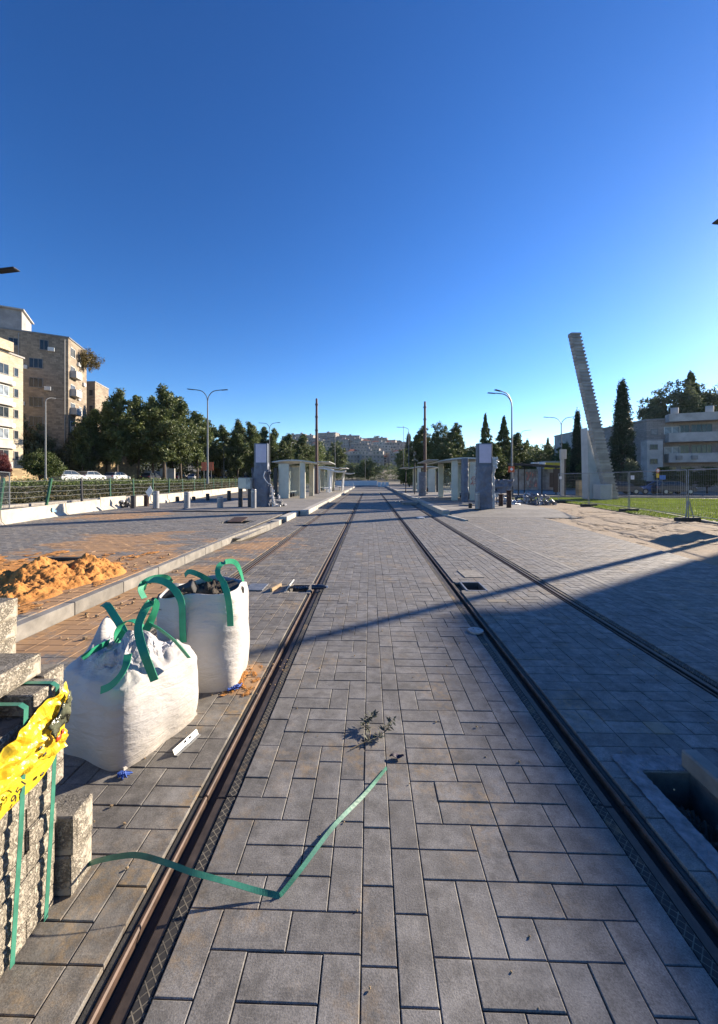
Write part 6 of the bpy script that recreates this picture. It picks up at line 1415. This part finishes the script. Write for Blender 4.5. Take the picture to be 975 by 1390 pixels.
# ================================================================= cars
def car_proto():
    root=empty('parked_car',(0,0,-300)); Lc,Wc=4.35,1.76
    sd=[(-2.15,.42),(-2.17,.62),(-2.10,.88),(-1.95,.96),(-1.1,.99),(.95,.97),(1.75,.86),(2.08,.70),(2.16,.50),(2.12,.30),(-2.1,.28)]
    mb=MB(); ys=(-Wc/2,-Wc/2+.10,Wc/2-.10,Wc/2); sc=(.965,1,1,.965)
    vs=[];n=len(sd)
    for y,s_ in zip(ys,sc): vs+=[(x*s_,y,.6+(z-.6)*(.93 if s_<1 else 1)) for x,z in sd]
    fs=[]
    for r in range(3):
        for i in range(n): j=(i+1)%n; fs.append((r*n+i,r*n+j,(r+1)*n+j,(r+1)*n+i))
    fs+=[tuple(range(n))[::-1],tuple(3*n+i for i in range(n))]; mb.add(vs,fs); body=mb.build('body',None,root)
    cab=[(-1.95,.95),(-1.55,1.40),(-.3,1.47),(.35,1.40),(1.15,.95)]
    g=MB(); vs=[];n=5
    for y,k in ((-Wc/2+.06,0),(-Wc/2+.20,1),(Wc/2-.20,1),(Wc/2-.06,0)): vs+=[(x,y if z<1 else (y if k else y+(.1 if y<0 else -.1)),z if k or z<1 else z-.03) for x,z in cab]
    fs=[]
    for r in range(3):
        for i in range(n): j=(i+1)%n; fs.append((r*n+i,r*n+j,(r+1)*n+j,(r+1)*n+i))
    fs+=[tuple(range(n))[::-1],tuple(3*n+i for i in range(n))]; g.add(vs,fs); g.build('windows',M['glass'],root)
    rf=MB(); rf.extr([(-1.50,-Wc/2+.18,1.43),(-.3,-Wc/2+.18,1.485),(.33,-Wc/2+.18,1.415),(.30,-Wc/2+.18,1.375),(-.3,-Wc/2+.18,1.44),(-1.48,-Wc/2+.18,1.38)],(0,Wc-.36,0)); rf.build('car_roof',None,root)
    pl=MB()
    for y in (-1,1):
        for (x0,x1,z0,z1) in ((-1.50,-1.62,1.38,.97),(-.35,-.30,1.42,.97),(.36,1.12,1.38,.97)): pl.tube([(x0,y*(Wc/2-.17),z0),(x1,y*(Wc/2-.07),z1)],.035,5)
    pl.build('pillars',None,root)['kind']='stuff'
    for x in (-1.33,1.32):
        for y in (-1,1):
            w_=MB(); w_.tube([(x,y*(Wc/2-.18),.31),(x,y*(Wc/2+.012),.31)],[.31,.31],20); wo=w_.build('wheel',M['rubber'],root); h_=MB(); h_.tube([(x,y*(Wc/2+.010),.31),(x,y*(Wc/2+.022),.31)],[.2,.19],14); h_.build('rim',M['galv'],wo)
    for y in (-1,1):
        l=MB(); l.box((2.06,y*.62,.70),(.16,.34,.13),ch=.03); l.build('headlight',M['white'],root); l=MB(); l.box((-2.10,y*.66,.80),(.12,.26,.2),ch=.03); l.build('tail_light',simple('red_lamp',(.35,.02,.02),.3),root)
    return root
cp_=car_proto(); cars=[]
paints={}
def paint(n_,c_,r_=.3):
    if n_ not in paints: paints[n_]=simple(n_,c_,r_,.05,1,.02,10,.001,.1,Coat_Weight=.6)
    return paints[n_]
def car(cx,d,zb,rz,pn,pc,label,group='cars parked along the left road',first=[True]):
    if first[0]: o=cp_; first[0]=False
    else: o=copy_tree(cp_)
    o.location=W(cx,d,zb); o.rotation_euler=(0,0,rz); m=paint(pn,pc)
    for ch in kids(o):
        b_=ch.name.split('.')[0]
        if b_ in ('body','car_roof','pillars'):
            ch.data=ch.data.copy(); ch.data.materials.clear(); ch.data.materials.append(m)
    return tag(o,label,'car',group)
zr=terrain(-38,60)+.07; hpi=R(90)
wc,sc2,dk,bl=('white_car_paint',(.62,.63,.64)),('silver_car_paint',(.42,.44,.47)),('dark_car_paint',(.03,.035,.05)),('blue_car_paint',(.04,.12,.35))
for (px,d,c__,lb,rz) in ((92,50.5,sc2,'silver car nearest the round bush, first of the pale row',hpi),(123,55.5,wc,'white car second from the bush in the pale row',hpi),(159,61.5,wc,'long white car third in the pale row, seen between fence posts',hpi),(206,70,dk,'dark car beside the cream utility wall, left part',hpi),(243,79,dk,'dark car just right of the cream utility wall',hpi),(262,86,wc,'white fronted car among the dark ones beyond the tall lamp',-hpi),(288,92,dk,'dark car under the orange boards',hpi),(302,100,bl,'blue car in the dark row right of the orange boards',hpi),(318,108,dk,'dark car behind the cabinet on legs',hpi),(334,116,dk,'last dark car before the left totem',hpi),(372,125,sc2,'pale car just right of the left totem',hpi)):
    car((px-487.5)/FPX*d,d,terrain(*W((px-487.5)/FPX*d,d).xy)+.08,rz,*c__,lb)
for (px,d,c__,lb,rz) in ((886,43.5,bl,'blue car behind the right fence near the round sign',R(178)),(912,42.5,dk,'dark car under the right balconies',R(2)),(840,43,dk,'dark car hidden behind the sculpture foot',R(0)),(650,62,dk,'dark car behind the tall right totem',R(4)),(632,60,sc2,'grey car between slab totem and tall totem',R(3))):
    car((px-487.5)/FPX*d,d,-.04 if d<50 else -.1,rz,*c__,lb,'cars on the right road')
# small traffic cones / boxes behind the left platform: low wall at the track end
wall_seg('end_fence','white barrier fence closing the view at the end of the tracks',W(-5.8,95),W(4.5,95),0,1.2,M['white'],.15,'barrier')
for k in range(6):
    x=-3.4+.95*k if k<3 else 4.2+.8*(k-3); mb=MB(); mb.rng(-.35,.35,-.2,.2,0,.95,ch=.04); o=mb.build('jersey_block',M['white']); o.location=W(x,80,.0); tag(o,'small white plastic barrier block far along the platforms','barrier','white blocks far along the tracks')
# temporary wooden post in frame at left far
for (px,yt,yb,d,lb,mt) in ((551,640,668,40,'thin dark post at the far right shelter','darkm'),(563,628,668,36,'dark post before the wrapped distant totem','darkm')):
    p=W((px-487.5)/FPX*d,d,zP); mb=MB(); mb.cyl((0,0,0),(0,0,H(yt,d)-zP),.05,.05,8); o=mb.build('post',M[mt]); o.name='thin_post'; o.location=p; tag(o,lb,'post')
mb=MB(); mb.rng(-.45,.45,-1.0,1.0,-.02,.16,ch=.02); o=mb.build('kerb_slab',M['kerb_side']); o.location=W((555-487.5)/FPX*25.5,25.5,.0); tag(o,'loose dark slab lying against the right platform edge','slab')
mb=MB(); mb.box((0,0,.03),(.26,.26,.05),.3,ch=.01); o=mb.build('paper_scrap',M['white']); o.location=(1.9,16.2,.002); tag(o,'white scrap lying between the right rails','scrap')
for (px,py,d,w_,lb) in ((450,635.5,40,2.9,'nearer white wing canopy behind the left mast'),(467,639,47,2.6,'farther white wing canopy beyond the left mast')):
    z=H(py,d)-zP; r=empty('wing_canopy',W((px-487.5)/FPX*d,d,zP),YAW,lb,'canopy','white wing canopies on the left platform'); P=[]
    prof_=[(-w_/2+w_*i/12,z+.10*math.sin(PI*i/12*2)-.02*i) for i in range(13)]
    mb=MB(); mb.extr([(x,0,q) for x,q in prof_]+[(x,0,q-.04-.14*math.sin(PI*k/12)) for k,(x,q) in reversed(list(enumerate(prof_)))],(0,3.2,0)); mb.build('canopy_roof',M['whitewrap'],r)
    for y in (.4,2.8): mb=MB(); mb.tube([(-.25,y,0),(-.15,y,z*.7),(0,y,z-.05)],[.09,.09,.07],8); mb.build('post',M['white'],r)
    mb=MB(); mb.rng(-.9,-.2,.3,2.6,.42,.5,ch=.02); mb.rng(-.65,-.45,1.3,1.6,0,.418); mb.build('bench',M['white'],r)
# ---- cable pit lid, plates
mb=MB(); mb.box((0,0,0),(.5,.75,.03),.2,M=Matrix.Rotation(.12,3,'X')); o=mb.build('pit_cover',M['rustpost']); o.location=(-4.9,13.6,.20); tag(o,'dark steel plate half covering the cable pit by the left kerb','pit cover')
mb=MB(); mb.cyl((0,0,0),(0,0,.012),.33,.33,24); o=mb.build('iron_cover',M['galv_dark']); q=G(324,698,.15); o.location=(q.x,q.y,.148); tag(o,'round iron cover in the left pavement before the bollards','cover')
# ================================================================= air
if True:
    mb=MB(); mb.box((0,1450,148),(5200,3400,302)); hz_=mb.build('haze',None); t=bpy.data.materials.new('haze_air'); t.use_nodes=True; nn_=t.node_tree.nodes; nn_.clear(); o_=nn_.new('ShaderNodeOutputMaterial'); v=nn_.new('ShaderNodeVolumePrincipled'); v.inputs['Color'].default_value=(.7,.82,1,1); v.inputs['Density'].default_value=.00005; v.inputs['Anisotropy'].default_value=.3
    t.node_tree.links.new(v.outputs[0],o_.inputs['Volume']); hz_.data.materials.append(t); tag(hz_,'thin bluish air over the whole place','haze',kind='stuff'); hz_.display_type='WIRE'
    scene.cycles.volume_bounces=0
